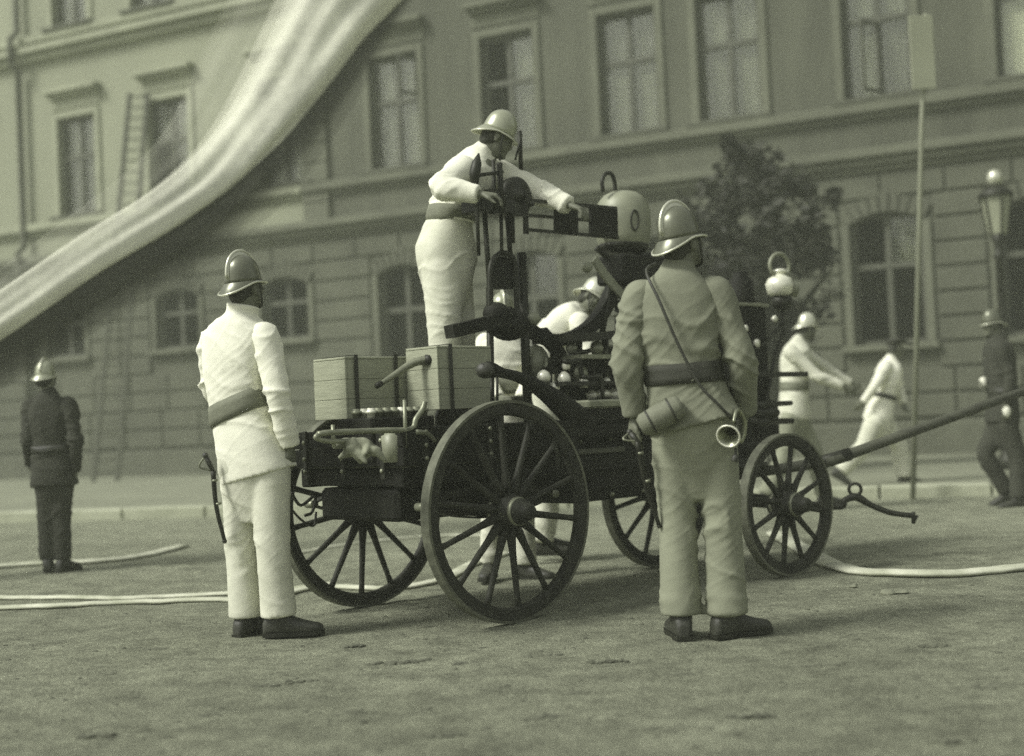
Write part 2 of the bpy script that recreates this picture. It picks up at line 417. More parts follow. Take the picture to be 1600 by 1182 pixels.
# rusticated stone blocks of the ground floor
CH = 0.385
for ci in range(10):
    z0 = 0.68 + ci * CH; z1 = z0 + CH
    cuts = sorted([(h[0] - 0.16, h[1] + 0.16) for h in holes if h[2] - 0.14 < z1 - .02 and h[3] + 0.22 > z0 + .02])
    x = -18.2
    spans = []
    for a, c in cuts + [(9.3, 9.3)]:
        if a > x: spans.append((x, min(a, 9.3)))
        x = max(x, c)
    for a, c in spans:
        L = c - a
        if L < 0.12: continue
        k = max(1, round(L / 0.98)); st = L / k
        off = 0
        for i in range(k):
            bb = BB(); g = 0.014
            pr = 0.05 + random.uniform(-0.006, 0.006)
            bb.bbox(a + i * st + g, a + (i + 1) * st - g, z0 + 0.02, z1 - 0.02, -0.02, pr, 0.016)
            bb.build('stone_block', 'stone', building)
# plinth
b = BB(); b.bbox(S0, S1, 0, 0.62, 0.002, 0.12, 0.02); b.build('plinth', 'stone', building)
# string courses
def course(name, z0, z1, o, mt='trim'):
    if z0 > 4.9:
        b = BB(); b.bbox(S0, SW - .301, z0, z1, 0.002, o, 0.012); b.build(name, 'trim_haze_tone', building)
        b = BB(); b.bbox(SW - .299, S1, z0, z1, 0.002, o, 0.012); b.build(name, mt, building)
    else:
        b = BB(); b.bbox(S0, S1, z0, z1, 0.002, o, 0.012); b.build(name, mt, building)
course('cornice', 4.78, 4.92, 0.26); course('cornice', 4.66, 4.776, 0.16, 'trim'); course('cornice', 4.57, 4.65, 0.07)
course('sill_course', 5.50, 5.66, 0.16); course('sill_course', 5.41, 5.495, 0.07)
course('cornice', 9.36, 9.5, 0.28); course('cornice', 9.2, 9.355, 0.14); course('sill_course', 9.62, 9.78, 0.12)
course('cornice', 12.6, 12.8, 0.5)
for k in range(-2, 9):
    b = BB(); b.bbox(SW - .3, SW + .3, 5.68 + k * .384, 5.68 + (k + 1) * .384 - .02, 0.003, 0.09, .012); b.build('added_seam_quoin', 'trim', building)  # added to cover the edge of the haze-lightened plaster

def window(s, z0, z1, wd, dark=(), open_leaf=False, hood=True, curtain=True, surround=True, cmat=('curtain',) * 4):
    fr = BB(); a, c = s - wd / 2, s + wd / 2; t = 0.075; o0, o1 = -0.19, -0.12
    fr.bbox(a, a + t, z0, z1, o0, o1); fr.bbox(c - t, c, z0, z1, o0, o1)
    fr.bbox(a + t, c - t, z0, z0 + t, o0, o1); fr.bbox(a + t, c - t, z1 - t, z1, o0, o1)
    zt = z0 + (z1 - z0) * 0.60
    fr.bbox(a + t, c - t, zt - 0.045, zt + 0.045, o0, o1 + .01)
    fr.bbox(s - 0.045, s + 0.045, z0 + t, zt - 0.045, o0, o1); fr.bbox(s - 0.045, s + 0.045, zt + 0.045, z1 - t, o0, o1)
    f = fr.build('window', 'winframe', building)
    k = 0
    for (x0, x1) in ((a + t, s - .045), (s + .045, c - t)):
        for (y0, y1) in ((z0 + t, zt - .045), (zt + .045, z1 - t)):
            if k not in dark:
                pb = BB(); pb.bbox(x0, x1, y0, y1, -0.165, -0.158); pb.build('pane', 'pane', f)
                if curtain:
                    cb = MB(); N = 14; rows = []
                    for zz in (y0 - .03, y1 + .03):
                        rows.append([B(x0 - .02 + (x1 - x0 + .04) * i / N, zz, -0.26 + 0.018 * math.sin(i * 1.9 + s)) for i in range(N + 1)])
                    cb.add(rows[0] + rows[1], [(i, i + 1, N + 2 + i, N + 1 + i) for i in range(N)], True)
                    if cmat[k]: cb.build('curtain', cmat[k], f)
            k += 1
    rb = BB(); rb.bbox(a - .3, c + .3, z0 - .3, z1 + .3, -1.2, -1.15); rb.build('room_wall', 'room', f)
    if surround:
        sb = BB(); sb.bbox(a - .14, a - .002, z0, z1 + .14, 0.002, 0.05, 0.008); sb.bbox(c + .002, c + .14, z0, z1 + .14, 0.002, 0.05, 0.008); sb.bbox(a, c, z1 + .002, z1 + .14, 0.002, 0.05, 0.008)
        sb.build('surround', 'trim_haze_tone' if s < SW else 'trim', f)
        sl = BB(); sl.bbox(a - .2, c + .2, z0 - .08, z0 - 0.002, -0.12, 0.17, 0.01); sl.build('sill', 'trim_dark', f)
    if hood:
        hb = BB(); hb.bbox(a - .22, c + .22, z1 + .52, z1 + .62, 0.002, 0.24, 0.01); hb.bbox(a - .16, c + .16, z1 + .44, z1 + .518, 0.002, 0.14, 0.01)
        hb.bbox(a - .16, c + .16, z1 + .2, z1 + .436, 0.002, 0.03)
        hb.build('hood_mould', 'trim_haze_tone' if s < SW else 'trim', f)
    return f
dk = {2: (0,), 5: (0, 1), 8: ()}
for i, s in enumerate(upper):
    f = window(s, UZ0, UZ1, UWD, dark=dk.get(i, ()), cmat=('curtain_bright',) * 4 if i == 9 else [('curtain', 'curtain_dim', 'curtain', 'curtain_dim'), ('curtain_dim', 'curtain', 'curtain', 'curtain'), ('curtain', 'curtain', 'curtain_dim', 'curtain')][i % 3])
    if i in (4, 5, 8):   # casement standing open
        lf = BB(); t = .05
        hx = s + .02 if i != 5 else s - UWD / 2 + .08
        ang = R(75 if i != 8 else 62)
        dv = BD * math.cos(ang) * (-1 if i == 8 else 1) + BN * math.sin(ang) * (1 if i != 5 else -1)
        z0, z1 = (UZ1 - .8, UZ1 - .08) if i == 4 else (UZ0 + .08, UZ0 + 1.2)
        if i == 4: hx = s + UWD / 2 - .08; dv = -BD * .35 + BN * .93
        wl = 0.42
        q0 = B(hx, 0, -.1)
        for aa, bb2 in ((z0, z0 + t), (z1 - t, z1)):
            lf.obox(q0 + dv * wl / 2 + UP * (aa + bb2) / 2, dv * wl / 2, dv.cross(UP) * .02, UP * t / 2)
        for dd in (t / 2, wl - t / 2):
            lf.obox(q0 + dv * dd + UP * (z0 + z1) / 2, dv * t / 2, dv.cross(UP) * .02, UP * ((z1 - z0) / 2 - t - .001))
        lf.build('casement', 'winframe', f)
for s in top_: window(s, TZ0, TZ1, 1.0)
# arched ground floor windows
LZ_BASE = LZ0
for i, s in enumerate(lower):
    LZ0 = LZs[i]
    f = window(s, LZ0, LZ1, LWD, dark=(0, 1, 2, 3) if i < 4 else (0, 2, 1) if i == 6 else (0, 1, 2), hood=False, curtain=i >= 5, surround=False)
    ar = MB(); N = 10; a, c = s - LWD / 2, s + LWD / 2; rise = 0.17
    def arc(k, dz=0, e=0): 
        t = k / N; return (a - e + (LWD + 2 * e) * t, LZ1 - rise + rise * (1 - (2 * t - 1) ** 2) + dz)
    for k in range(N):       # spandrels closing the corners above the arch
        (x0, y0), (x1, y1) = arc(k), arc(k + 1)
        ar.add([B(x0, y0, 0.03), B(x1, y1, 0.03), B(x1, LZ1 + .2, 0.03), B(x0, LZ1 + .2, 0.03)], [(0, 1, 2, 3)])
        ar.add([B(x0, y0, 0.03), B(x1, y1, 0.03), B(x1, y1, -.3), B(x0, y0, -.3)], [(0, 1, 2, 3)])
    ar.build('spandrel', 'stone', f)
    V9 = 9
    for k in range(V9):      # voussoirs
        t0, t1 = k / V9, (k + 1) / V9
        def pt(t, rr):
            ang = (t - .5) * 1.15; r0 = 1.08
            return s + (r0 + rr) * math.sin(ang), LZ1 - r0 + (r0 + rr) * math.cos(ang)
        hgt = 0.34 if k == 4 else 0.26
        g = .012
        p_ = [pt(t0 + g, 0.01), pt(t1 - g, 0.01), pt(t1 - g, hgt), pt(t0 + g, hgt)]
        vb = MB(); vb.add([B(x, z, o) for o in (0.0, 0.075) for x, z in p_], [(3, 2, 1, 0), (4, 5, 6, 7), (0, 1, 5, 4), (1, 2, 6, 5), (2, 3, 7, 6), (3, 0, 4, 7)]); vb.build('voussoir', 'stone', f)
    sl = BB(); sl.bbox(a - .18, c + .18, LZ0 - .1, LZ0 - .002, -0.12, 0.16, 0.01); sl.build('sill', 'trim', f)
    for x0_, x1_ in ((a - .13, a - .001), (c + .001, c + .13)):
        jb = BB(); jb.bbox(x0_, x1_, LZ0, LZ1 - rise, -0.01, 0.06, .01); jb.build('jamb', 'trim', f)
# downpipe at the left
sp = s_at(42, 7.0)
b = MB(); b.tube([B(sp, 0.3, .16), B(sp, 4.3, .16), B(sp, 4.5, .34), B(sp, 5.0, .34), B(sp, 5.2, .16), B(sp, 9.0, .16), B(sp, 9.2, .36), B(sp, 9.7, .36), B(sp, 9.9, .16), B(sp, 12.5, .16)], 0.07, 10)
b.build('downpipe', 'trim_dark', building)

# ------------------------------------------------------------------ tree against the facade
def tree():
    tb = gnd(1205, 742); base = V((tb.x * 1.0, tb.y, KZ)); Yt = 17.5
    base = at(1215, 700, Yt); base.z = KZ
    root = empty('street_tree', base, 'dark narrow tree with uneven leafy crown against the rusticated wall', 'tree')
    t = MB()
    p1 = at(1205, 560, Yt); p2 = at(1200, 450, Yt + .1); p3 = at(1195, 330, Yt); p4 = at(1165, 240, Yt)
    t.tube(catmull([base, p1, p2, p3, p4], 5), cat1([.16, .12, .1, .06, .02], 5), 9)
    limbs = [(p1, at(1130, 470, Yt - .3), at(1090, 400, Yt - .5)), (p1, at(1260, 470, Yt + .3), at(1300, 420, Yt)), (p2, at(1150, 350, Yt + .2), at(1105, 300, Yt)), (p2, at(1240, 360, Yt), at(1275, 310, Yt + .4)), (p3, at(1180, 280, Yt + .2), at(1150, 228, Yt)), (p3, at(1220, 290, Yt), at(1240, 255, Yt))]
    for a, m_, e in limbs: t.tube(catmull([a, m_, e], 5), cat1([.07, .045, .015], 5), 7)
    t.build('trunk', 'bark', root)
    cl = []
    spec = [(1150, 235, 22), (1170, 262, 30), (1205, 270, 32), (1190, 300, 42), (1225, 305, 34), (1130, 320, 34), (1095, 345, 34), (1160, 350, 50), (1215, 360, 52), (1262, 350, 34), (1115, 395, 44), (1075, 400, 28), (1170, 410, 54), (1230, 420, 50), (1280, 400, 26), (1105, 455, 44), (1150, 480, 50), (1215, 490, 50), (1270, 470, 28), (1120, 520, 40), (1180, 540, 45), (1240, 540, 30), (1300, 455, 16), (1060, 440, 24), (1290, 360, 18), (1075, 335, 26), (1062, 372, 24), (1100, 285, 22), (1135, 285, 26), (1300, 310, 14), (1320, 400, 16), (1040, 405, 16), (1145, 222, 14), (1130, 440, 44), (1085, 490, 36), (1250, 290, 22)]
    for px, py, r in spec:
        cl.append((at(px, py, Yt + random.uniform(-.5, .5)), r / FPX * Yt))
    vs, fs = [], []
    for c, r in cl:
        nn = int(900 * (r / 0.35) ** 2 * .8)
        for _ in range(nn):
            d = V((random.gauss(0, 1), random.gauss(0, 1), random.gauss(0, 1))).normalized() * (random.random() ** 0.45) * r * random.uniform(.8, 1.6)
            q = c + V((d.x, d.y, d.z))
            if noise.noise(q * 2.2) < -0.08 or noise.noise(q * 6) < -.3: continue
            a = V((random.gauss(0, 1), random.gauss(0, 1), random.gauss(0, .6))).normalized(); b2 = a.cross(V((random.gauss(0, 1), random.gauss(0, 1), random.gauss(0, 1)))).normalized()
            L = random.uniform(.04, .10); k = len(vs)
            vs += [q - a * L, q + b2 * L * .45, q + a * L, q - b2 * L * .45]; fs.append((k, k + 1, k + 2, k + 3))
    m_ = MB(); m_.add(vs, fs); m_.build('crown', 'leaf', root)
tree()

# ------------------------------------------------------------------ street lamp, sign pole, ladder
def street_lamp():
    Y = 15.5
    base = at(1578, 700, Y); base.z = KZ
    top = at(1557, 300, Y)
    root = empty('street_lamp', base, 'cast iron gas lamp with glass lantern at the right edge of the pavement', 'street lamp')
    d = V((0, 0, 1)); x, y = base.x, base.y; zt = top.z
    b = MB(); b.lathe(base, d, [(0, .15), (.12, .15), (.16, .11), (.5, .10), (.56, .075), (.9, .06), (.93, .08), (.97, .055), (zt - .9, .045), (zt - .87, .07), (zt - .84, .045), (zt - .72, .05), (zt - .62, .09)], 14); b.build('post', 'iron', root)
    c = V((x, y, zt - .50))
    g = MB(); g.lathe(c, d, [(0, .10), (.02, .11), (.42, .17), (.44, .17)], 6, smooth=False); g.build('lantern_glass', 'lampglass', root)
    f = MB()
    for k in range(6):
        t = math.pi / 3 * k; a, bb = perp(d)
        dr = a * math.cos(t) + bb * math.sin(t)
        f.bar(c + dr * .115, c + dr * .178 + d * .44, .018, .018)
    f.lathe(c + d * .44, d, [(0, .2), (.03, .2), (.10, .13), (.13, .06)], 12)
    f.build('lantern_frame', 'iron', root)
    q = MB(); q.ball(c + d * .66, .09, .09, .10); q.build('lantern_cap', 'helmet_trim', root)
street_lamp()
def sign_pole():
    Y = 12.5
    foot = gnd(1428, 790); Y = foot.y
    p0 = at(1426, 560, Y); p1 = at(1445, 30, Y)
    foot = V((p0.x + (p0.x - p1.x) * .6, Y, KZ if Y > 14 else 0)); foot = at(1422, 700, 13.0); foot.z = 0
    p1 = at(1446, 22, 13.0)
    root = empty('signal_pole', foot, 'thin pale pole carrying a blank white rectangular board high up', 'pole')
    b = MB(); b.tube([foot, at(1440, 200, 13.0), p1], [.027, .024, .020], 8); b.build('post', 'pole_pale', root)
    s = MB(); c = at(1441, 82, 12.95); s.obox(c, V((.115, 0, 0)), V((0, .012, 0)), V((0, 0, .36)), .004); s.build('board', 'sign', root)
sign_pole()
def ladder():
    foot = gnd(165, 762); 
    tL = B(s_at(232, 7.2), 8.0, .25); base = V((foot.x, foot.y, KZ))
    root = empty('scaling_ladder', base, 'long wooden ladder leaning from pavement to window behind the canvas chute', 'ladder')
    d = tL - base; side = V((1, .2, 0)).normalized()
    hw = .22
    for sg in (-1, 1):
        b = MB(); b.bar(base + side * hw * sg, tL + side * hw * sg * .8, .07, .09, ch=.006); b.build('rail', 'wood', root)
    nr = 34
    for k in range(nr):
        t = (k + .7) / nr; q = base + d * t; h = hw * (1 - .2 * t)
        b = MB(); b.tube([q - side * (h - .0), q + side * (h - .0)], .016, 6); b.build('rung', 'wood', root)
ladder()

# ------------------------------------------------------------------ canvas rescue chute
def thin_cloth(name, v, base_alpha, k_edge):
    m = mat(name, v, 0.9, 0.10, 3, (1, 1, 1), 0.01, 8, var2=0.12, scale2=0.9); n = m.node_tree
    p = n.nodes['Principled BSDF']; o = [q for q in n.nodes if q.type == 'OUTPUT_MATERIAL'][0]
    at_ = n.nodes.new('ShaderNodeAttribute'); at_.attribute_name = 'thin'
    t = n.nodes.new('ShaderNodeBsdfTransparent'); mx = n.nodes.new('ShaderNodeMixShader')
    n.links.new(at_.outputs['Fac'], mx.inputs[0]); n.links.new(p.outputs[0], mx.inputs[1]); n.links.new(t.outputs[0], mx.inputs[2]); n.links.new(mx.outputs[0], o.inputs['Surface'])
    return m
M['gauze'] = thin_cloth('worn_thin_canvas', 0.76, 1, 1)
M['gauze_shaded'] = thin_cloth('shaded_thin_canvas', 0.045, 1, 1)  # dark tone paints the shade on the underside of the chute
def chute():
    root = empty('rescue_chute', at(-160, 596, 9.4), 'long white canvas escape chute sagging down from the upper windows at left', 'escape chute')
    def build(name, mt, P, wpx, arc0, arc1, seed):
        pts = catmull([at(x, y, Y) for x, y, Y in P], 8); n_ = len(pts)
        wd = cat1([q * p_[2] / FPX for q, p_ in zip(wpx, P)], 8)
        rings = []; NA = 26
        for i, p_ in enumerate(pts):
            d = (pts[min(i + 1, n_ - 1)] - pts[max(i - 1, 0)]).normalized()
            s_ = d.cross(V((0, 1, 0))).normalized()
            if s_.z < 0: s_ = -s_
            back = d.cross(s_).normalized()
            if back.y < 0: back = -back
            row = []
            for k in range(NA + 1):
                t = arc0 + (arc1 - arc0) * k / NA
                rr = wd[i] / 2 * (1 + .07 * math.sin(5 * t + i * .06 + seed) + .03 * math.sin(11 * t - i * .04) + .05 * noise.noise(V((t * 2.5, i * .16, seed))))
                row.append(p_ + s_ * rr * math.cos(t) - back * rr * .8 * math.sin(t))
            rings.append(row)
        m_ = MB(); vs = [q for r in rings for q in r]
        fs = [(i * (NA + 1) + j, i * (NA + 1) + j + 1, (i + 1) * (NA + 1) + j + 1, (i + 1) * (NA + 1) + j) for i in range(n_ - 1) for j in range(NA)]
        m_.add(vs, fs, True); o = m_.build(name, mt, root)
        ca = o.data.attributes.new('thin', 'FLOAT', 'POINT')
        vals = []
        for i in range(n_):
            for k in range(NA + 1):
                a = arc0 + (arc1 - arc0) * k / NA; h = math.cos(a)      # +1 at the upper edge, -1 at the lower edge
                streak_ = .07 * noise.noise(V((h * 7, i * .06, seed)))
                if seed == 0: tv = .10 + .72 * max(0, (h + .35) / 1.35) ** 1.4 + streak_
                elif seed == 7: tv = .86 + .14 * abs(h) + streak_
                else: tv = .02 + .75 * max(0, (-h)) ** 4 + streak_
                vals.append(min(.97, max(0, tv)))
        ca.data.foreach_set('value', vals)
    build('upper_sheet', 'gauze', [(655, -150, 15.4), (566, -45, 15), (507, 33, 14.4), (430, 155, 13.3), (350, 257, 12.2), (262, 328, 11.4), (133, 408, 10.6), (-17, 508, 10.0), (-180, 606, 9.4), (-420, 720, 8.7), (-700, 790, 8.2)],
          [170, 160, 150, 122, 96, 84, 78, 76, 76, 80, 84], R(0), R(180), 0)
    build('loose_edge', 'gauze', [(600, -200, 15.7), (505, -80, 15.3), (440, 10, 14.7), (372, 122, 13.6), (300, 228, 12.5), (222, 300, 11.7), (110, 380, 10.9), (-30, 478, 10.3), (-190, 580, 9.6), (-425, 695, 8.9), (-710, 765, 8.4)],
          [150, 150, 150, 130, 100, 80, 70, 60, 60, 60, 60], R(0), R(180), 7)
    build('shaded_underside', 'gauze_shaded', [(660, -60, 15.3), (598, 30, 14.9), (535, 118, 14.1), (455, 222, 13.2), (378, 304, 12.3), (287, 378, 11.5), (158, 455, 10.7), (0, 556, 10.1), (-170, 650, 9.5), (-410, 762, 8.8), (-690, 828, 8.3)],
          [40, 50, 74, 96, 108, 104, 98, 96, 96, 90, 80], R(0), R(180), 3)  # dark sheet added to stand for the shaded underside
chute()

# ------------------------------------------------------------------ figures
def fuse(name, mb, voxel, mt, parent, smooth=4, disp=None):
    """unite overlapping closed volumes into one continuous surface"""
    me = mb.mesh('tmp'); o = bpy.data.objects.new('tmp', me); col.objects.link(o)
    r = o.modifiers.new('r', 'REMESH'); r.mode = 'VOXEL'; r.voxel_size = voxel; r.use_smooth_shade = True
    s = o.modifiers.new('s', 'SMOOTH'); s.factor = .5; s.iterations = smooth
    dg = bpy.context.evaluated_depsgraph_get(); dg.update()
    m2 = bpy.data.meshes.new_from_object(o.evaluated_get(dg))
    bpy.data.objects.remove(o); bpy.data.meshes.remove(me)
    m2.name = name
    if disp:
        nv = len(m2.vertices); co = np.empty(nv * 3, 'f'); m2.vertices.foreach_get('co', co); co = co.reshape(-1, 3)
        no = np.empty(nv * 3, 'f'); m2.vertex_normals.foreach_get('vector', no); no = no.reshape(-1, 3)
        d = disp(co, no); co = co + no * d[:, None]; m2.vertices.foreach_set('co', co.ravel()); m2.update()
    m2.polygons.foreach_set('use_smooth', [True] * len(m2.polygons))
    o = link_mesh(name, m2, M[mt], parent, None if parent else (0, 0, 0))
    return o
def ringpts(c, a, b, hw, hd, n=18, e=2.4):
    out = []
    for k in range(n):
        t = 2 * math.pi * k / n; x, y = math.cos(t), math.sin(t)
        out.append(c + a * hw * math.copysign(abs(x) ** (2 / e), x) + b * hd * math.copysign(abs(y) ** (2 / e), y))
    return out
def trunk_loft(mb, st, n=28):
    """st: list of (centre, side axis, half width, half depth)"""
    cs = catmull([s[0] for s in st], 4); ax = catmull([s[1] for s in st], 4); hw = cat1([s[2] for s in st], 4); hd = cat1([s[3] for s in st], 4)
    rings = []
    for i in range(len(cs)):
        d = (cs[min(i + 1, len(cs) - 1)] - cs[max(i - 1, 0)]).normalized(); a = (ax[i] - d * ax[i].dot(d)).normalized(); b = a.cross(d).normalized()
        rings.append(ringpts(cs[i], a, b, max(hw[i], .01), max(hd[i], .01), n))
    mb.loft(rings)
def limb(mb, P, r, n=22, k=5):
    pts = catmull(P, k); rr = cat1(r, k); mb.tube(pts, rr, n)
def wrinkle(joints, amp=.007, seed=0):
    """long directional cloth folds, gathered where the limbs bend"""
    J = [(np.array(j[0]), np.array(V(j[1]).normalized()), j[2], j[3]) for j in joints]
    def f(co, no):
        n_ = len(co); A = np.empty(n_); Bf = np.empty(n_); Lw = np.empty(n_)
        for i, c in enumerate(co):
            x, y, z = float(c[0]), float(c[1]), float(c[2])
            wx = noise.noise(V((x * 4, y * 4, z * 3 + seed))) * .09
            A[i] = noise.noise(V(((x + wx) * 2.6, y * 2.6 + seed, (z + wx * 1.9 + x * .25) * 10)))
            Bf[i] = noise.noise(V(((x - wx) * 4 + 9, y * 4, (z - wx * 1.4 - x * .7) * 15)))
            Lw[i] = noise.noise(V((x * 3 + 3, y * 3, z * 2.2 + seed)))
        mask = np.clip(.32 + 1.5 * Lw, 0.0, 1.0)
        r1 = 1 - np.minimum(1, np.abs(A) * 3.4); r2 = 1 - np.minimum(1, np.abs(Bf) * 3.4)
        fold = r1 ** 2 * 1.15 + .38 * r2 ** 2 - .35
        near = np.zeros(n_)
        for c0, ax, rad, am in J:
            dist = np.linalg.norm(co - c0, axis=1); near += np.exp(-(dist / rad) ** 2) * am / .006
        return amp * (fold * (mask * .8 + np.clip(near, 0, 1.6) * 1.35) + .5 * Lw)
    return f

def hand(mb, wr, dirn, palm_n, s=1.0, curl=.5, thumb_side=1):
    """palm and five separate fingers leaving it"""
    d = dirn.normalized(); pn = (palm_n - d * palm_n.dot(d)).normalized(); sd = d.cross(pn).normalized() * thumb_side
    L = .085 * s
    rings = []
    for t, hw, hd in ((-.02, .026, .02), (.01, .03, .019), (.05, .040, .016), (.085, .041, .013)):
        rings.append(ringpts(wr + d * t * s, sd, pn, hw * s, hd * s, 12))
    mb.loft(rings)
    for k, (off, ln) in enumerate(((.031, .068), (.0105, .078), (-.0105, .072), (-.031, .056))):
        p = wr + d * (L - .012) + sd * off * s; dd = d.copy(); pts = [p]
        for seg, fr in enumerate((.45, .32, .23)):
            ang = curl * (.5 + .45 * seg); dd = (dd * math.cos(ang) + pn * math.sin(ang)).normalized()
            dd = (dd + sd * off * 1.2).normalized()
            p = p + dd * ln * fr * s * 1.05; pts.append(p)
        mb.tube(pts, [.0098 * s, .0092 * s, .0085 * s, .0065 * s], 8)
    p = wr + d * .02 * s + sd * .025 * s
    d1 = (d * .6 + sd * .75 + pn * .35).normalized(); d2 = (d * .85 + sd * .25 + pn * .5).normalized()
    mb.tube([p, p + d1 * .035 * s, p + d1 * .035 * s + d2 * .03 * s, p + d1 * .035 * s + d2 * .052 * s], [.014 * s, .0115 * s, .010 * s, .0075 * s], 8)

def head_mb(mb, c, f, up, s=1.0, mouth_open=False):
    """c: centre of the skull; f: face direction"""
    f = f.normalized(); r = f.cross(up).normalized(); u = r.cross(f).normalized(); ax = (r, f, u)
    Pq = lambda x, y, z: c + (r * x + f * y + u * z) * s
    mb.ball(Pq(0, -.012, .02), .072 * s, .090 * s, .084 * s, ax)
    mb.ball(Pq(0, .022, -.045), .060 * s, .066 * s, .066 * s, ax)          # face
    mb.ball(Pq(0, .038, -.088), .042 * s, .044 * s, .030 * s, ax)          # jaw
    mb.ball(Pq(0, .076, -.103), .020 * s, .015 * s, .015 * s, ax)          # chin
    mb.ball(Pq(0, .074, .012), .052 * s, .014 * s, .012 * s, ax)           # brow
    mb.loft([ringpts(Pq(0, .078, .005), r, f, .007 * s, .008 * s, 8), ringpts(Pq(0, .090, -.02), r, f, .010 * s, .012 * s, 8), ringpts(Pq(0, .092, -.042), r, f, .016 * s, .014 * s, 8), ringpts(Pq(0, .078, -.050), r, f, .012 * s, .010 * s, 8)])
    for x in (-1, 1):
        mb.ball(Pq(x * .040, .068, -.028), .019 * s, .014 * s, .014 * s, ax)   # cheek
        e = MB; mb.ball(Pq(x * .077, -.008, -.022), .010 * s, .020 * s, .032 * s, ax, 10, 8)
        mb.ball(Pq(x * .030, .070, -.004), .012 * s, .009 * s, .008 * s, ax, 10, 8)  # eyelids
    mb.ball(Pq(0, .080, -.066), .024 * s, .010 * s, .006 * s, ax, 12, 6)
    mb.ball(Pq(0, .078, -.077), .020 * s, .010 * s, .006 * s, ax, 12, 6)
    return Pq, r, f, u

def helmet(parent, c, f, up, s, mt, trim, comb=True, tiltback=0.0):
    f = f.normalized(); r = f.cross(up).normalized(); u = r.cross(f).normalized()
    Pq = lambda x, y, z: c + (r * x + f * y + u * z) * s
    rings = []; N = 32
    prof = [(-.004, 1.06), (.02, 1.03), (.05, 1.0), (.08, .95), (.105, .83), (.125, .65), (.14, .42), (.147, .2), (.149, .03)]
    for z, k in prof:
        rings.append([Pq(.086 * k * math.cos(t), -.012 + .100 * k * math.sin(t), .028 + z) for t in [2 * math.pi * i / N for i in range(N)]])
    b = MB(); b.loft(rings); dome = b.build('helmet', mt, parent)
    # brim: dips behind as a neck guard and in front as a peak, lifted at the ears
    ri, ro, ro2, ri2 = [], [], [], []
    for i in range(N):
        t = 2 * math.pi * i / N; cx, sy = math.cos(t), math.sin(t)
        back = max(0, -sy) ** 1.5; fr = max(0, sy) ** 2
        out = .010 + .034 * back + .018 * fr; drop = -.004 - .050 * back - .012 * fr
        ri.append(Pq(.091 * cx, -.012 + .112 * sy, .030)); ro.append(Pq((.091 + out) * cx, -.012 + (.112 + out) * sy, .028 + drop))
        ro2.append(Pq((.091 + out) * cx, -.012 + (.112 + out) * sy, .020 + drop)); ri2.append(Pq(.087 * cx, -.012 + .108 * sy, .020))
    b = MB(); b.loft([ri2, ro2, ro, ri], cap=False); b.build('brim', mt, dome)
    e = MB(); e.tube([(a + c2) / 2 for a, c2 in zip(ro, ro2)], .0055 * s, 6, closed=True); e.build('brim_edge', trim, dome)
    if comb:
        pts_o, pts_i = [], []
        for k in range(25):
            t = math.pi * (.04 + .92 * k / 24); h = .006 + .016 * math.sin(t)
            y, z = -.012 + .106 * math.cos(t), .028 + .149 * math.sin(t) ** .8
            pts_i.append((y * .97, z - .006)); pts_o.append((-.012 + (.106 + h * .6) * math.cos(t), z + h * math.sin(t)))
        vs = []; w_ = .006
        for (yi, zi), (yo, zo) in zip(pts_i, pts_o):
            vs += [Pq(-w_ * 1.6, yi, zi), Pq(-w_, yo, zo), Pq(w_, yo, zo), Pq(w_ * 1.6, yi, zi)]
        fs = []
        for k in range(24):
            for j in range(3): fs.append((k * 4 + j, k * 4 + j + 1, k * 4 + 5 + j, k * 4 + 4 + j))
        fs += [(0, 3, 2, 1), (96, 97, 98, 99)]
        b = MB(); b.add(vs, fs, True); b.build('comb', trim, dome)
        pl = MB(); pl.tube([Pq(0, y, z) for y, z in pts_o], .008 * s, 8); pl.build('comb_rim', trim, dome)
    st = MB()
    for x in (-1, 1):
        st.tube(catmull([Pq(x * .088, .02, .03), Pq(x * .08, .03, -.04), Pq(x * .045, .055, -.105), Pq(0, .07, -.12)], 4), .006 * s, 6)
    st.build('chin_strap', 'leather', dome)
    return dome

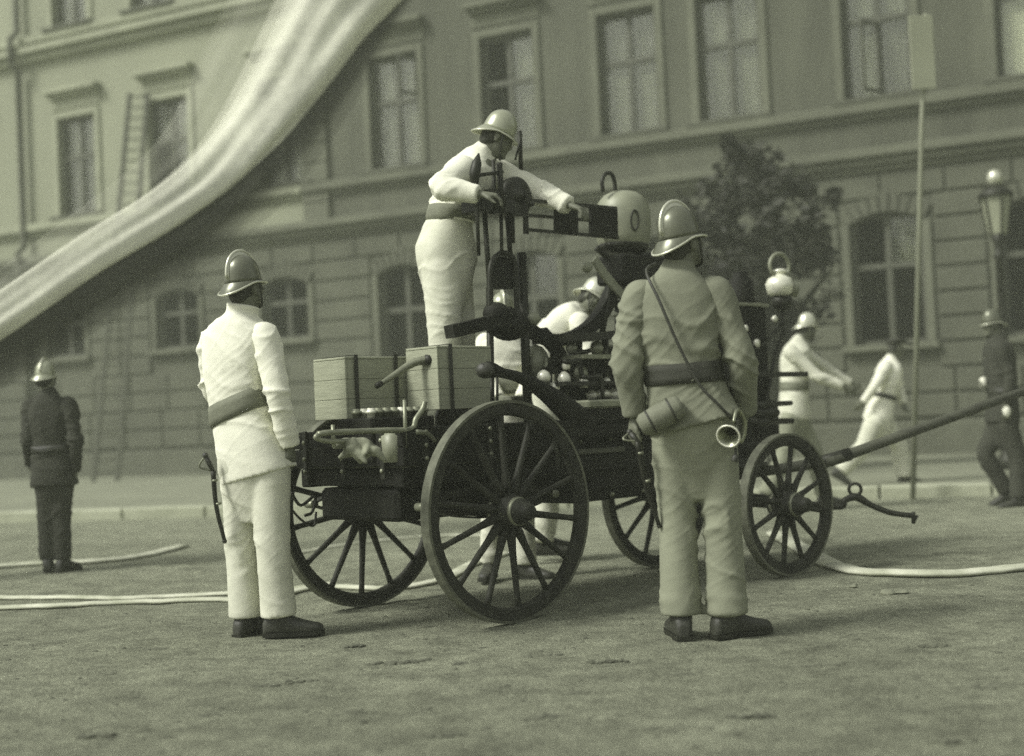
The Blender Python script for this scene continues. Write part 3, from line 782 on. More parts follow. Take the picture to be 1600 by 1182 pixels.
def person(label, J, fwdH, fwdC, face, s=1.0, cloth='white_cloth', trouser='white_trouser', vox=.011, belt='belt', belt_h=.085, hat='helmet', trim='helmet_trim', comb=True, group='firemen at the pump drill',
           width=(.165, .175, .155, .185, .18), depth=(.13, .135, .115, .125, .11), hem=.13, leg=(.10, .083, .078, .082), arm=(.078, .064, .058, .052, .048), tucked=False, shoes='leather', amp=.0070, palm=None, headup=None, curl=(.5, .5), belt_tilt=0, collar=.058, gloves=None):
    for k in J: J[k] = V(J[k])
    fwdH = V(fwdH).normalized(); fwdC = V(fwdC).normalized(); face = V(face).normalized()
    rH, rC = fwdH.cross(UP).normalized(), fwdC.cross(UP).normalized()
    base = V(((J['anL'].x + J['anR'].x) / 2, (J['anL'].y + J['anR'].y) / 2, min(J['anL'].z, J['anR'].z) - .07))
    pel, wa, ch, ne = J['pelvis'], J['waist'], J['chest'], J['neck']
    hipL, hipR = J.get('hipL', pel - rH * .09 - UP * .05), J.get('hipR', pel + rH * .09 - UP * .05)
    headup = V(headup) if headup else (UP - face * face.z * .0)
    # ---- continuous body
    b = MB()
    trunk_loft(b, [(pel - UP * .10 * s, rH, .10 * s, .07 * s), (pel, rH, .115 * s, .08 * s), (wa, (rH + rC) / 2, .105 * s, .075 * s), (ch, rC, .15 * s, .095 * s), (ch + (ne - ch) * .6, rC, .145 * s, .08 * s), (ne, rC, .06 * s, .055 * s)])
    for sd in 'LR':
        hp = hipL if sd == 'L' else hipR
        limb(b, [hp, J['kn' + sd], J['an' + sd]], [.055 * s, .046 * s, .036 * s])
        toe = J['toe' + sd].normalized(); b.tube([J['an' + sd] - UP * .03, J['an' + sd] - UP * .045 + toe * .12], [.035, .025], 8)
        limb(b, [J['sh' + sd], J['el' + sd], J['wr' + sd]], [.055 * s, .042 * s, .028 * s])
        b.ball(J['sh' + sd], .06 * s)
    b.tube([ne - UP * .03 * s, ne + (J['head'] - ne) * .35, J['head'] - face * .01], [.062 * s, .055 * s, .052 * s], 14)
    hs_ = s * .90
    Pq, r_, f_, u_ = head_mb(b, J['head'], face, headup, hs_)
    for i, sd in enumerate('LR'):
        if 'ha' + sd in J:
            d = J['ha' + sd] - J['wr' + sd]; pn = palm[i] if palm else (rC if sd == 'L' else -rC)
            hand(b, J['wr' + sd] + d.normalized() * .01, d, V(pn), s, curl[i], 1 if sd == 'L' else -1)
    body = fuse('person', b, min(vox, .0085) if vox < .02 else vox, 'skin', None, 2)
    body.data.transform(Matrix.Translation(-base)); body.location = base
    tag(body, label, 'person', group)
    # hair
    h = MB(); h.ball(Pq(0, -.03, .0), .074 * hs_, .078 * hs_, .082 * hs_, (r_, f_, u_), 20, 12); h.ball(Pq(0, -.058, -.045), .06 * hs_, .045 * hs_, .045 * hs_, (r_, f_, u_)); fuse('hair', h, .009, 'hair', body, 2)
    for x in (-1, 1):
        e = MB(); e.ball(Pq(x * .030, .0745, -.006), .0085 * s, .006 * s, .006 * s, (r_, f_, u_), 10, 8); e.build('eye', 'rag', body)
    # ---- trousers
    t = MB(); W0, W1, W2, W3, W4 = [q * s for q in width]; D0, D1, D2, D3, D4 = [q * s for q in depth]
    trunk_loft(t, [(pel - UP * .36 * s, rH, W1 * .45, D1 * .40), (pel - UP * .26 * s, rH, W1 * .72, D1 * .62), (pel - UP * .17 * s, rH, W1 * .88, D1 * .82), (pel - UP * .09 * s, rH, W1 * .95, D1 * .95), (pel, rH, W1 * .95, D1 * .97), (wa - (wa - pel) * .1, (rH + rC) / 2, W2 * .93, D2 * .93)])
    jt = []
    for sd in 'LR':
        hp = hipL if sd == 'L' else hipR; kn, an = J['kn' + sd], J['an' + sd]
        limb(t, [hp + UP * leg[0] * .75 * s, hp, (hp + kn) / 2, kn, (kn + an) / 2, an + (kn - an) * .03], [leg[0] * .55 * s, leg[0] * s, (leg[0] + leg[1]) / 2 * s, leg[1] * s, leg[2] * s, leg[3] * s])
        jt += [(kn, UP, .11, .0050), (an + UP * .06, UP, .07, .0055), (hp - UP * .04, UP, .10, .0035)]
    fuse('trousers', t, vox, trouser, body, 14, wrinkle(jt, amp, 3.3 + base.x))
    # ---- jacket
    t = MB(); sp = (pel - wa).normalized(); 
    trunk_loft(t, ([(wa + sp * .05, (rH + rC) / 2, W2 * .9, D2 * .9)] if tucked else [(pel + sp * hem * s, rH, W0 * 1.06, D0 * 1.08), (pel, rH, W1, D1)]) + [(wa, (rH + rC) / 2, W2, D2), (ch, rC, W3, D3), (ch + (ne - ch) * .55, rC, W4, D4), (ch + (ne - ch) * .86, rC, W4 * .62, D4 * .85), (ne + (ne - ch) * .02, rC, .072 * s, .070 * s), (ne + (J['head'] - ne) * .34, rC, collar * s, collar * s)])
    jt = []
    for sd in 'LR':
        sh, el, wr = J['sh' + sd], J['el' + sd], J['wr' + sd]; inn = ch + (ne - ch) * .72 + (sh - ch - (ne - ch) * .72) * .25
        jt += [(el, wr - sh, .10, .0065), (sh - UP * .08, el - sh, .10, .004)]
    jt += [(wa + UP * .07, UP, .20, .0050), (pel, UP, .14, .003)]
    for sd in 'LR': t.ball(J['sh' + sd] + (ch - J['sh' + sd]) * .22, arm[0] * .84 * s)
    jacket = fuse('jacket', t, vox, cloth, body, 8, wrinkle(jt, amp, base.x * 3))
    for sd in 'LR':
        sh, el, wr = J['sh' + sd], J['el' + sd], J['wr' + sd]; inn = ch + (ne - ch) * .72 + (sh - ch - (ne - ch) * .72) * .55
        t = MB(); limb(t, [inn - UP * .01, sh, (sh + el) / 2, el, (el + wr) / 2, wr], [arm[0] * .55 * s, arm[0] * .98 * s, arm[1] * s, arm[2] * s, arm[3] * s, arm[4] * s])
        t.ball(sh, arm[0] * s); fuse('sleeve', t, vox, cloth, jacket, 6, wrinkle(jt, amp * 1.1, base.x * 5 + ord(sd)))
    # belt follows the cloth underneath
    if belt:
        up_ = (wa - pel).normalized(); up_ = (up_ + rC * belt_tilt).normalized(); a = ((rH + rC) / 2); a = (a - up_ * a.dot(up_)).normalized(); bb = a.cross(up_)
        bv = BVHTree.FromPolygons([v_.co.copy() for v_ in jacket.data.vertices], [p_.vertices[:] for p_ in jacket.data.polygons])
        bv2 = BVHTree.FromPolygons([v_.co.copy() for v_ in body.data.vertices], [p_.vertices[:] for p_ in body.data.polygons])
        rings = []
        for z, o in ((-belt_h / 2, -.004), (-belt_h / 2, .006), (-belt_h / 6, .008), (belt_h / 6, .008), (belt_h / 2, .006), (belt_h / 2, -.004)):
            row = []
            for q_ in ringpts(wa + up_ * z, a, bb, W2, D2, 40):
                dd = (q_ - wa - up_ * z); L = dd.length; dd = dd.normalized()
                h_ = bv.ray_cast(wa + up_ * z - base, dd, L * 1.12)
                r_hit = (h_[0] - (wa + up_ * z - base)).length if h_[0] else L * 1.03
                row.append(wa + up_ * z + dd * (r_hit + o))
            rings.append(row)
        q = MB(); q.loft(rings, cap=False); q.build('belt', belt, body)
    # boots
    for sd in 'LR':
        an = J['an' + sd]; toe = V(J['toe' + sd]).normalized(); sd_ = toe.cross(UP).normalized(); upn = sd_.cross(toe).normalized()
        g = an - upn * .075 * s
        q = MB()
        q.loft([ringpts(an + upn * .07 * s, sd_, toe, .048 * s, .052 * s, 16), ringpts(an, sd_, toe, .045 * s, .055 * s, 16), ringpts(an - upn * .04 * s, sd_, toe, .042 * s, .06 * s, 16)])
        rings = []
        for y, hw, hh in ((-.075, .022, .03), (-.06, .034, .045), (-.02, .039, .052), (.04, .040, .048), (.09, .046, .036), (.14, .047, .028), (.18, .038, .024), (.20, .02, .018)):
            rings.append(ringpts(g + toe * y * s + upn * hh * s, sd_, upn, hw * s, hh * s, 14, 3))
        q.loft(rings)
        boot = fuse('boot', q, max(vox * .8, .008), shoes, body, 2)
        q = MB(); q.loft([[g + toe * (yy * s) + sd_ * (xx * s) + upn * z for xx, yy in ((-.03, -.075), (.03, -.075), (.042, -.02), (.038, .05), (.05, .11), (.045, .17), (.02, .205), (-.02, .205), (-.045, .17), (-.05, .11), (-.038, .05), (-.042, -.02))] for z in (-.004, .014)], smooth=False)
        q.build('sole', 'iron', boot)
    if gloves:
        for sd in gloves:
            q = MB(); q.ball(J['wr' + sd] + (J['ha' + sd] - J['wr' + sd]).normalized() * .06, .034, .034, .052); q.build('glove', 'white_cloth', body)
    if hat: helmet(body, J['head'] + u_ * (-.006) * s, face, headup, s * .86, hat, trim, comb)
    return body

# the man at left, seen from behind
Y = 6.23
person('man in white jacket and trousers standing at left with his back turned, right arm hanging', dict(
    head=at(384, 447, Y), neck=at(378, 492, Y), chest=at(371, 560, Y), waist=at(376, 636, Y), pelvis=at(392, 695, Y),
    shL=at(335, 534, Y + .09), shR=at(413, 527, Y - .07), elL=at(334, 612, Y + .20), elR=at(434, 618, Y - .13), wrL=at(385, 650, Y + .34), wrR=at(453, 697, Y - .06), haL=at(410, 650, Y + .34), haR=at(457, 735, Y - .02),
    hipL=at(375, 728, Y + .05), hipR=at(424, 728, Y - .05), knL=at(378, 850, Y + .06), knR=at(426, 850, Y - .06), anL=at(386, 968, Y + .07), anR=at(436, 967, Y - .05), toeL=(.55, .84, 0), toeR=(.97, .1, 0)),
    (.40, .92, 0), (.38, .92, 0), (.62, .78, .14), s=1.0, vox=.0085, width=(.175, .168, .148, .172, .168), hem=.15, arm=(.072, .064, .058, .054, .050), leg=(.090, .080, .080, .086), belt_h=.095, belt_tilt=-.12, curl=(.4, .45), collar=.075,
    hat='helmet', palm=(V((0, -1, 0)), V((-1, .3, 0))))
def sabre(name, p_hilt, p0, p1, label, grp='sabres worn at the side'):
    root = empty(name, p0, label, 'sabre', grp)
    d = (p1 - p0); mid = (p0 + p1) / 2 + V((-.012, 0, 0))
    b = MB(); b.tube(catmull([p0, mid, p1], 6), cat1([.012, .0105, .009], 6), 8); b.ball(p1, .011); b.build('scabbard', 'iron', root)
    for t in (.12, .45):
        q = MB(); q.tube([p0 + d * t, p0 + d * (t + .03)], .014, 10); q.build('band', 'steel', root)
    h = MB(); h.tube([p0, (p0 + p_hilt) / 2, p_hilt], [.010, .013, .011], 8); h.ball(p_hilt, .014); h.build('grip', 'leather', root)
    g = MB(); g.tube(catmull([p0, p0 + (p_hilt - p0) * .3 + V((-.05, -.01, 0)), p_hilt], 5), .005, 6); g.build('guard', 'steel', root)
sabre('sabre', at(321, 712, Y - .1), at(333, 736, Y - .08), at(351, 846, Y - .05), 'sabre in dark scabbard hanging behind the left hip of the man in white jacket')

# the man in front at right, seen from behind
Y = 5.67
person('man in grey tunic with shoulder strap standing closest at right, back turned', dict(
    head=at(1066, 378, Y), neck=at(1060, 421, Y), chest=at(1056, 505, Y), waist=at(1066, 584, Y), pelvis=at(1080, 640, Y),
    shL=at(1001, 465, Y), shR=at(1118, 459, Y - .03), elL=at(978, 566, Y - .03), elR=at(1160, 566, Y - .06), wrL=at(992, 648, Y + .03), wrR=at(1164, 644, Y + .08), haL=at(985, 684, Y + .06), haR=at(1158, 668, Y + .16),
    hipL=at(1052, 690, Y), hipR=at(1117, 690, Y - .01), knL=at(1058, 812, Y + .02), knR=at(1129, 812, Y - .01), anL=at(1064, 966, Y), anR=at(1137, 964, Y - .02), toeL=(-.05, .98, 0), toeR=(.88, .45, 0)),
    (.18, .98, 0), (.15, .98, 0), (.80, .58, .20), s=1.06, cloth='grey_cloth', trouser='grey_trouser', vox=.0085, width=(.186, .174, .150, .176, .162), hem=.06, depth=(.14, .135, .12, .13, .115), leg=(.088, .077, .078, .084), arm=(.073, .064, .060, .055, .049),
    belt='belt_dark', belt_h=.085, belt_tilt=.16, curl=(1.0, .9), amp=.0092, hat='helmet', palm=(V((1, 0, 0)), V((-1, 0, 0))))
root = empty('leather_pouch', at(1030, 655, Y - .15), 'rolled leather pouch slung across the back of the grey tunic', 'pouch')
b = MB(); A_, B_ = at(1000, 668, Y - .15), at(1066, 632, Y - .17); b.tube([A_, A_ + (B_ - A_) * .1, (A_ + B_) / 2, B_ - (B_ - A_) * .1, B_], [.034, .048, .053, .048, .034], 16); b.build('roll', 'belt', root)
for t in (.25, .75):
    q = MB(); q.tube([A_ + (B_ - A_) * (t - .02), A_ + (B_ - A_) * (t + .02)], .055, 14); q.build('strap', 'leather', root)
st = MB(); pts = catmull([at(1024, 412, Y + .12), at(1010, 425, Y - .08), at(1030, 470, Y - .155), at(1058, 535, Y - .165), at(1092, 600, Y - .165), at(1125, 635, Y - .17), at(1150, 662, Y - .14)], 6)
st.tube(pts, .0065, 6)
st.build('shoulder_strap', 'leather', origin=tuple(pts[-1]), label='thin dark strap running diagonally across the back of the grey tunic', category=None, cat='strap') if False else tag(st.build('shoulder_strap', 'leather', origin=tuple(pts[-1])), 'thin dark strap running diagonally across the back of the grey tunic', 'strap')
root = empty('signal_horn', at(1140, 682, Y - .2), 'curved metal signal horn with open bell hanging at the right hip', 'horn')
b = MB(); bell = at(1138, 682, Y - .22); bax = V((-.35, -.75, -.35)).normalized()
b.lathe(bell - bax * .10, bax, [(0, .010), (.03, .014), (.06, .022), (.085, .034), (.10, .047), (.103, .047), (.098, .043), (.08, .03), (.05, .018)], 20, cap=False); b.build('bell', 'horn', root)
b = MB(); q0 = bell - bax * .10; b.tube(catmull([q0, at(1158, 690, Y - .1), at(1164, 660, Y - .1), at(1152, 640, Y - .14), at(1146, 660, Y - .18)], 6), cat1([.010, .0095, .009, .008, .007], 6), 8); b.build('tubing', 'horn', root)
q = MB(); q.tube([bell + perp(bax)[0] * .047 * math.cos(t) + perp(bax)[1] * .047 * math.sin(t) for t in [2 * math.pi * k / 20 for k in range(20)]], .004, 6, closed=True); q.build('bell_rim', 'brass', root)
q = MB(); q.tube(catmull([at(1150, 700, Y - .18), at(1149, 714, Y - .18), at(1147, 722, Y - .18)], 3), [.006] * 3 + [.015] * 4, 8); q.build('tassel', 'leather', root)
sabre('sabre', at(984, 676, Y - .05), at(996, 690, Y - .08), at(1030, 822, Y - .02), 'long sabre with bright scabbard mouth hanging left of the grey trousers')

# the man standing up on the wagon
Y = 7.15
BEDZ = 0.93
zf = BEDZ + .075
def flr(px, Y_, z): 
    q = at(px, 620, Y_); return V((q.x, Y_, z))
person('man in white leaning over the mechanism on top of the wagon', dict(
    head=at(779, 214, Y - .02), neck=at(757, 240, Y), chest=at(730, 284, Y), waist=at(704, 338, Y), pelvis=at(697, 388, Y),
    shL=at(772, 270, Y + .14), shR=at(722, 268, Y - .15), elL=at(838, 300, Y + .12), elR=at(692, 294, Y - .30), wrL=at(888, 320, Y + .0), wrR=at(748, 304, Y - .34), haL=at(914, 330, Y - .05), haR=at(775, 306, Y - .34),
    hipL=at(704, 415, Y + .045), hipR=at(692, 415, Y - .045), knL=at(716, 505, Y + .10), knR=at(694, 505, Y - .08), anL=flr(722, Y + .12, zf), anR=flr(700, Y - .08, zf), toeL=(.9, .4, 0), toeR=(.95, .2, 0)),
    (.84, .54, 0), (.84, .5, 0), (.80, .10, -.40), s=1.0, vox=.0095, width=(.15, .152, .135, .16, .15), depth=(.15, .160, .12, .13, .11), tucked=True, leg=(.116, .094, .086, .084), arm=(.088, .078, .07, .058, .05), belt='belt', belt_h=.09,
    curl=(.9, 1.1), amp=.0075, hat='helmet_light', comb=False, headup=(.30, 0, .9), palm=(V((0, 0, -1)), V((0, .2, -1))))

# the dark man far at left
Y = 9.68
person('man in dark tunic and trousers standing apart at the far left, back turned', dict(
    head=at(71, 592, Y), neck=at(75, 614, Y), chest=at(78, 660, Y), waist=at(82, 702, Y), pelvis=at(84, 735, Y),
    shL=at(50, 636, Y), shR=at(106, 634, Y), elL=at(43, 688, Y - .05), elR=at(118, 690, Y - .05), wrL=at(48, 728, Y + .06), wrR=at(118, 738, Y), haL=at(54, 745, Y + .1), haR=at(116, 756, Y + .02),
    hipL=at(73, 752, Y), hipR=at(97, 752, Y), knL=at(73, 812, Y), knR=at(96, 812, Y), anL=at(75, 877, Y), anR=at(99, 878, Y), toeL=(-.25, .95, 0), toeR=(.35, .9, 0)),
    (-.1, 1, 0), (-.1, 1, 0), (.1, 1, -.1), s=.90, cloth='dark_cloth', trouser='dark_cloth', vox=.013, hat='helmet_light', belt='leather', belt_h=.05, width=(.18, .17, .165, .18, .16), leg=(.09, .078, .07, .07), comb=True)

# two men working behind the pump
Y = 8.0
person('man in white behind the pump whose pale helmet shows under the dark arch', dict(
    head=at(785, 493, Y - .04), neck=at(788, 520, Y), chest=at(790, 560, Y), waist=at(791, 605, Y), pelvis=at(792, 640, Y),
    shL=at(818, 538, Y), shR=at(760, 538, Y), elL=at(830, 590, Y - .08), elR=at(758, 590, Y - .08), wrL=at(815, 625, Y - .25), wrR=at(780, 625, Y - .25), haL=at(806, 628, Y - .33), haR=at(788, 628, Y - .33),
    hipL=at(806, 662, Y), hipR=at(778, 662, Y), knL=at(816, 765, Y - .02), knR=at(770, 765, Y - .02), anL=at(822, 886, Y), anR=at(766, 884, Y), toeL=(.8, -.5, 0), toeR=(-.2, -.95, 0)),
    (.1, -1, 0), (.1, -1, 0), (.15, -.9, -.4), s=.94, vox=.012, hat='helmet_light', leg=(.088, .075, .07, .072))
Y = 8.9
person('man in white and pale cap stooping behind the curved iron beam', dict(
    head=at(926, 464, Y - .05), neck=at(912, 488, Y), chest=at(885, 505, Y), waist=at(858, 530, Y), pelvis=at(845, 560, Y),
    shL=at(905, 500, Y + .16), shR=at(905, 505, Y - .16), elL=at(925, 550, Y + .1), elR=at(920, 555, Y - .22), wrL=at(935, 590, Y), wrR=at(925, 600, Y - .2), haL=at(940, 600, Y), haR=at(932, 612, Y - .2),
    hipL=at(848, 580, Y + .08), hipR=at(845, 580, Y - .08), knL=at(868, 700, Y + .08), knR=at(862, 710, Y - .08), anL=at(850, 842, Y + .1), anR=at(846, 850, Y - .08), toeL=(1, .1, 0), toeR=(1, -.1, 0)),
    (1, -.05, 0), (.95, -.1, 0), (.75, -.5, -.45), s=.96, vox=.013, hat='helmet_trim', comb=False, headup=(.6, 0, .7), belt=None)
# the men hauling at the right
Y = 12.2
person('man in white with shining brimmed helmet reaching forward behind the front wheel', dict(
    head=at(1262, 512, Y), neck=at(1248, 534, Y), chest=at(1242, 566, Y), waist=at(1240, 604, Y), pelvis=at(1240, 635, Y),
    shL=at(1252, 550, Y + .14), shR=at(1235, 550, Y - .14), elL=at(1296, 580, Y + .15), elR=at(1278, 588, Y - .2), wrL=at(1330, 600, Y + .12), wrR=at(1318, 604, Y - .2), haL=at(1346, 604, Y + .12), haR=at(1334, 610, Y - .2),
    hipL=at(1246, 652, Y + .08), hipR=at(1236, 652, Y - .08), knL=at(1270, 705, Y + .08), knR=at(1226, 710, Y - .08), anL=at(1288, 776, Y + .1), anR=at(1196, 776, Y - .1), toeL=(1, .1, 0), toeR=(.9, .1, 0)),
    (1, .2, 0), (1, .2, 0), (.9, .2, -.15), s=.95, vox=.015, hat='helmet_trim', comb=False, leg=(.10, .09, .085, .085), trouser='grey_trouser', cloth='white_trouser')
Y = 13.9
person('man in white with dark flat cap striding to the right along the pavement', dict(
    head=at(1400, 543, Y), neck=at(1392, 562, Y), chest=at(1387, 592, Y), waist=at(1380, 620, Y), pelvis=at(1374, 642, Y),
    shL=at(1398, 574, Y + .14), shR=at(1384, 574, Y - .14), elL=at(1404, 605, Y + .14), elR=at(1366, 605, Y - .2), wrL=at(1412, 632, Y + .05), wrR=at(1350, 628, Y - .15), haL=at(1416, 642, Y), haR=at(1342, 636, Y - .12),
    hipL=at(1378, 656, Y + .08), hipR=at(1368, 656, Y - .08), knL=at(1404, 695, Y + .08), knR=at(1350, 698, Y - .08), anL=at(1413, 746, Y + .1), anR=at(1312, 738, Y - .1), toeL=(1, .1, 0), toeR=(.8, .0, -.55)),
    (1, .25, 0), (1, .25, 0), (.9, .3, -.1), s=.93, vox=.015, hat=None, leg=(.115, .10, .095, .09), belt='belt_dark', belt_h=.05)
cp = at(1401, 538, Y - .0); b = MB(); b.lathe(cp, (-.1, 0, 1), [(0, .095), (.02, .10), (.045, .115), (.06, .11), (.068, .03)], 20); 
capo = b.build('flat_cap', 'belt_dark', bpy.data.objects['person.006'] if 'person.006' in bpy.data.objects else None)
b = MB(); b.obox(cp + V((.12, 0, .0)), V((.045, 0, -.012)), V((0, .06, 0)), V((0, 0, .005))); b.build('peak', 'leather', capo)
Y = 11.7
person('man in dark uniform and pale gloves stepping out at the right edge beside the drawbar', dict(
    head=at(1549, 507, Y), neck=at(1556, 528, Y), chest=at(1562, 570, Y), waist=at(1566, 612, Y), pelvis=at(1566, 640, Y),
    shL=at(1562, 545, Y - .16), shR=at(1560, 545, Y + .16), elL=at(1578, 590, Y - .2), elR=at(1545, 585, Y + .2), wrL=at(1572, 632, Y - .2), wrR=at(1540, 592, Y + .05), haL=at(1573, 650, Y - .2), haR=at(1534, 602, Y + .0),
    hipL=at(1572, 660, Y - .08), hipR=at(1560, 660, Y + .08), knL=at(1590, 718, Y - .08), knR=at(1540, 712, Y + .08), anL=at(1592, 781, Y - .1), anR=at(1574, 770, Y + .1), toeL=(-1, -.1, 0), toeR=(-.9, .1, -.3)),
    (-1, -.15, 0), (-1, -.15, 0), (-.95, -.2, -.1), s=.95, cloth='dark_cloth', trouser='dark_cloth', vox=.015, belt='leather', belt_h=.05, comb=False, gloves='LR')

# ------------------------------------------------------------------ the fire wagon
FW = V((.719, .695, 0)); AW = V((-.695, .719, 0)); OW = V((-.43, 6.71, 0))
def W(u, v, z=0): return OW + FW * u + AW * v + UP * z
def wp(px, py, v): return on_plane(px, py, W(0, v), AW)
def wu(px, py, v):
    q = wp(px, py, v) - OW; return q.dot(FW), q.z
wagon = empty('fire_wagon', OW, 'dark four wheeled fire wagon with tall spoked wheels, pump gear and raised drawbar', 'fire wagon')
class WB(MB):
    def wb(s, u0, u1, v0, v1, z0, z1, ch=.004):
        return s.obox(W((u0 + u1) / 2, (v0 + v1) / 2, (z0 + z1) / 2), FW * (u1 - u0) / 2, AW * (v1 - v0) / 2, UP * (z1 - z0) / 2, ch)
def P_(name, mt, b, parent=None): return b.build(name, mt, parent or wagon)
def circ(c, ax, r, N, ph=0):
    a, bb = perp(ax); return [c + (a * math.cos(t) + bb * math.sin(t)) * r for t in [2 * math.pi * k / N + ph for k in range(N)]]
def wheel(c, ax, r, nsp, side):
    """ax points away from the wagon"""
    ax = ax.normalized(); N = 64; wdt = .055
    def ring(prof, mt, name, parent):
        b = MB(); a, bb = perp(ax); rings = []
        for k in range(N):
            t = 2 * math.pi * k / N; dr = a * math.cos(t) + bb * math.sin(t)
            rings.append([c + dr * rr + ax * o for rr, o in prof])
        b.loft(rings, closed=True, cap=False, smooth=False); return b.build(name, mt, parent, origin=c if parent is wagon else None)
    rim = ring([(r - .014, -wdt / 2 + .004), (r - .014, wdt / 2 - .004), (r - .060, wdt / 2 - .006), (r - .072, .012), (r - .072, -.012), (r - .060, -wdt / 2 + .006)], 'wheel_paint', 'wheel', wagon)
    ring([(r, -wdt / 2), (r, wdt / 2), (r - .0135, wdt / 2), (r - .0135, -wdt / 2)], 'tyre', 'tyre', rim)
    dish = .035
    b = MB(); b.lathe(c - ax * .10, ax, [(0, .035), (.0, .062), (.04, .066), (.06, .085), (.12, .085), (.14, .070), (.19, .058), (.20, .045), (.235, .040), (.25, .03), (.252, .004)], 20); hub = b.build('hub', 'wheel_paint', rim)
    for o in (.02, .155):
        b = MB(); b.lathe(c - ax * .10 + ax * o, ax, [(0, .071 if o < .1 else .070), (.018, .071 if o < .1 else .066)], 20); b.build('hub_band', 'steel', rim)
    a, bb = perp(ax)
    for k in range(nsp):
        t = 2 * math.pi * (k + .35) / nsp; dr = a * math.cos(t) + bb * math.sin(t); tg = dr.cross(ax)
        b = MB(); p0 = c + dr * .075 - ax * .005; p1 = c + dr * (r - .062) + ax * 0
        rings = []
        for f_, w1, w2 in ((0, .019, .028), (.12, .022, .024), (.3, .017, .017), (.85, .014, .014), (1, .017, .017)):
            p_ = p0 + (p1 - p0) * f_; rings.append(ringpts(p_, tg, ax, w1, w2, 8, 2))
        b.loft(rings); b.build('spoke', 'wheel_paint', rim)
    return rim
RW = .52; TV = .56
wheel(W(0, -TV, RW), -AW, RW, 14, -1)
wheel(W(0, TV, RW), AW, RW, 14, 1)
FA = (V((-.669, .743, 0))).normalized(); FN = gnd(1236, 900); FC = V((FN.x, FN.y, 0)) + FA * .5; RF = .40; FF = V((FA.y, -FA.x, 0))
wheel(FC - FA * .50 + UP * RF, -FA, RF, 12, -1)
wheel(FC + FA * .48 + UP * .46, FA, .46, 12, 1)
# axles and springs
b = WB(); b.tube([W(0, -TV + .06, RW), W(0, TV - .06, RW)], .028, 10); P_('rear_axle', 'iron', b)
b = WB(); b.tube([FC - FA * .44 + UP * RF, FC + FA * .42 + UP * (RF + .04)], .028, 10); P_('front_axle', 'iron', b)
def spring(u0, u1, v, zc, name='leaf_spring'):
    for sg in (-1, 1):
        for k in range(4):
            f = 1 - .2 * k; pts = []
            for i in range(9):
                t = -1 + i / 4; uu = (u0 + u1) / 2 + t * f * (u1 - u0) / 2
                pts.append(W(uu, v, zc + sg * (.075 * (1 - (t * f) ** 2) - k * .011 + .004)))
            b = MB()
            for i in range(8): b.bar(pts[i], pts[i + 1], .05, .009)
            if k == 0: main = P_(name, 'iron', b)
            else: b.build('leaf', 'iron', main)
    b = MB()
    for uu in (u0, u1): b.lathe(W(uu, v - .035, zc), AW, [(0, .02), (.07, .02)], 12)
    b.build('shackle', 'steel', main)
spring(-.42, .42, .43, .57); spring(-.42, .42, -.43, .57); spring(1.55, 2.15, .36, .52); spring(1.55, 2.15, -.36, .52)
# chassis
for v in (-.36, .36):
    b = WB(); b.wb(-.50, 2.30, v - .035, v + .035, .66, .75, .008); P_('side_beam', 'black_paint', b)
for u in (-.44, .35, .9, 1.5, 2.2):
    b = WB(); b.wb(u - .03, u + .03, -.32, .32, .665, .745, .006); P_('cross_beam', 'black_paint', b)
b = WB(); b.wb(-.10, .10, -.44, .44, .56, .655, .01); P_('axle_block', 'black_paint', b)
# rear tray with boarded sides
b = WB(); b.wb(-.50, 1.0, -.42, .42, .752, .78); P_('bed_floor', 'wood', b)
for v in (-.43, .43):
    for k in range(2):
        b = WB(); b.wb(-.50, 1.0 if v > 0 else .62, v - .012, v + .012, .76 + k * .088, .843 + k * .088, .004); P_('side_board', 'black_paint', b)
for k in range(2):
    b = WB(); b.wb(-.525, -.502, -.44, .44, .76 + k * .088, .843 + k * .088, .004); P_('tail_board', 'black_paint', b)
for v in (-.30, .0, .30):
    b = WB(); b.wb(-.54, -.526, v - .015, v + .015, .70, .935, .003); P_('tail_strap', 'iron', b)
for u in (-.4, 0, .45):
    b = WB(); b.wb(u - .014, u + .014, -.452, -.443, .70, .935, .003); P_('side_strap', 'iron', b)
b = WB(); b.wb(.12, 1.0, -.40, .40, .905, .93); P_('deck', 'black_paint', b)
b = WB(); b.wb(-.46, .42, -.30, .30, .50, .655, .02); P_('underbox', 'black_paint', b)
# tail fittings: hanging chain, hook
b = MB(); b.tube(catmull([wp(455, 770, .40), wp(470, 790, .40), wp(492, 775, .40), wp(488, 800, .38), wp(476, 806, .38)], 5), .008, 6); P_('tow_hook', 'iron', b)
b = MB(); b.tube(catmull([wp(452, 792, .40), wp(470, 812, .40), wp(490, 822, .40), wp(494, 800, .40)], 5), .006, 6); P_('hanging_chain', 'iron', b)
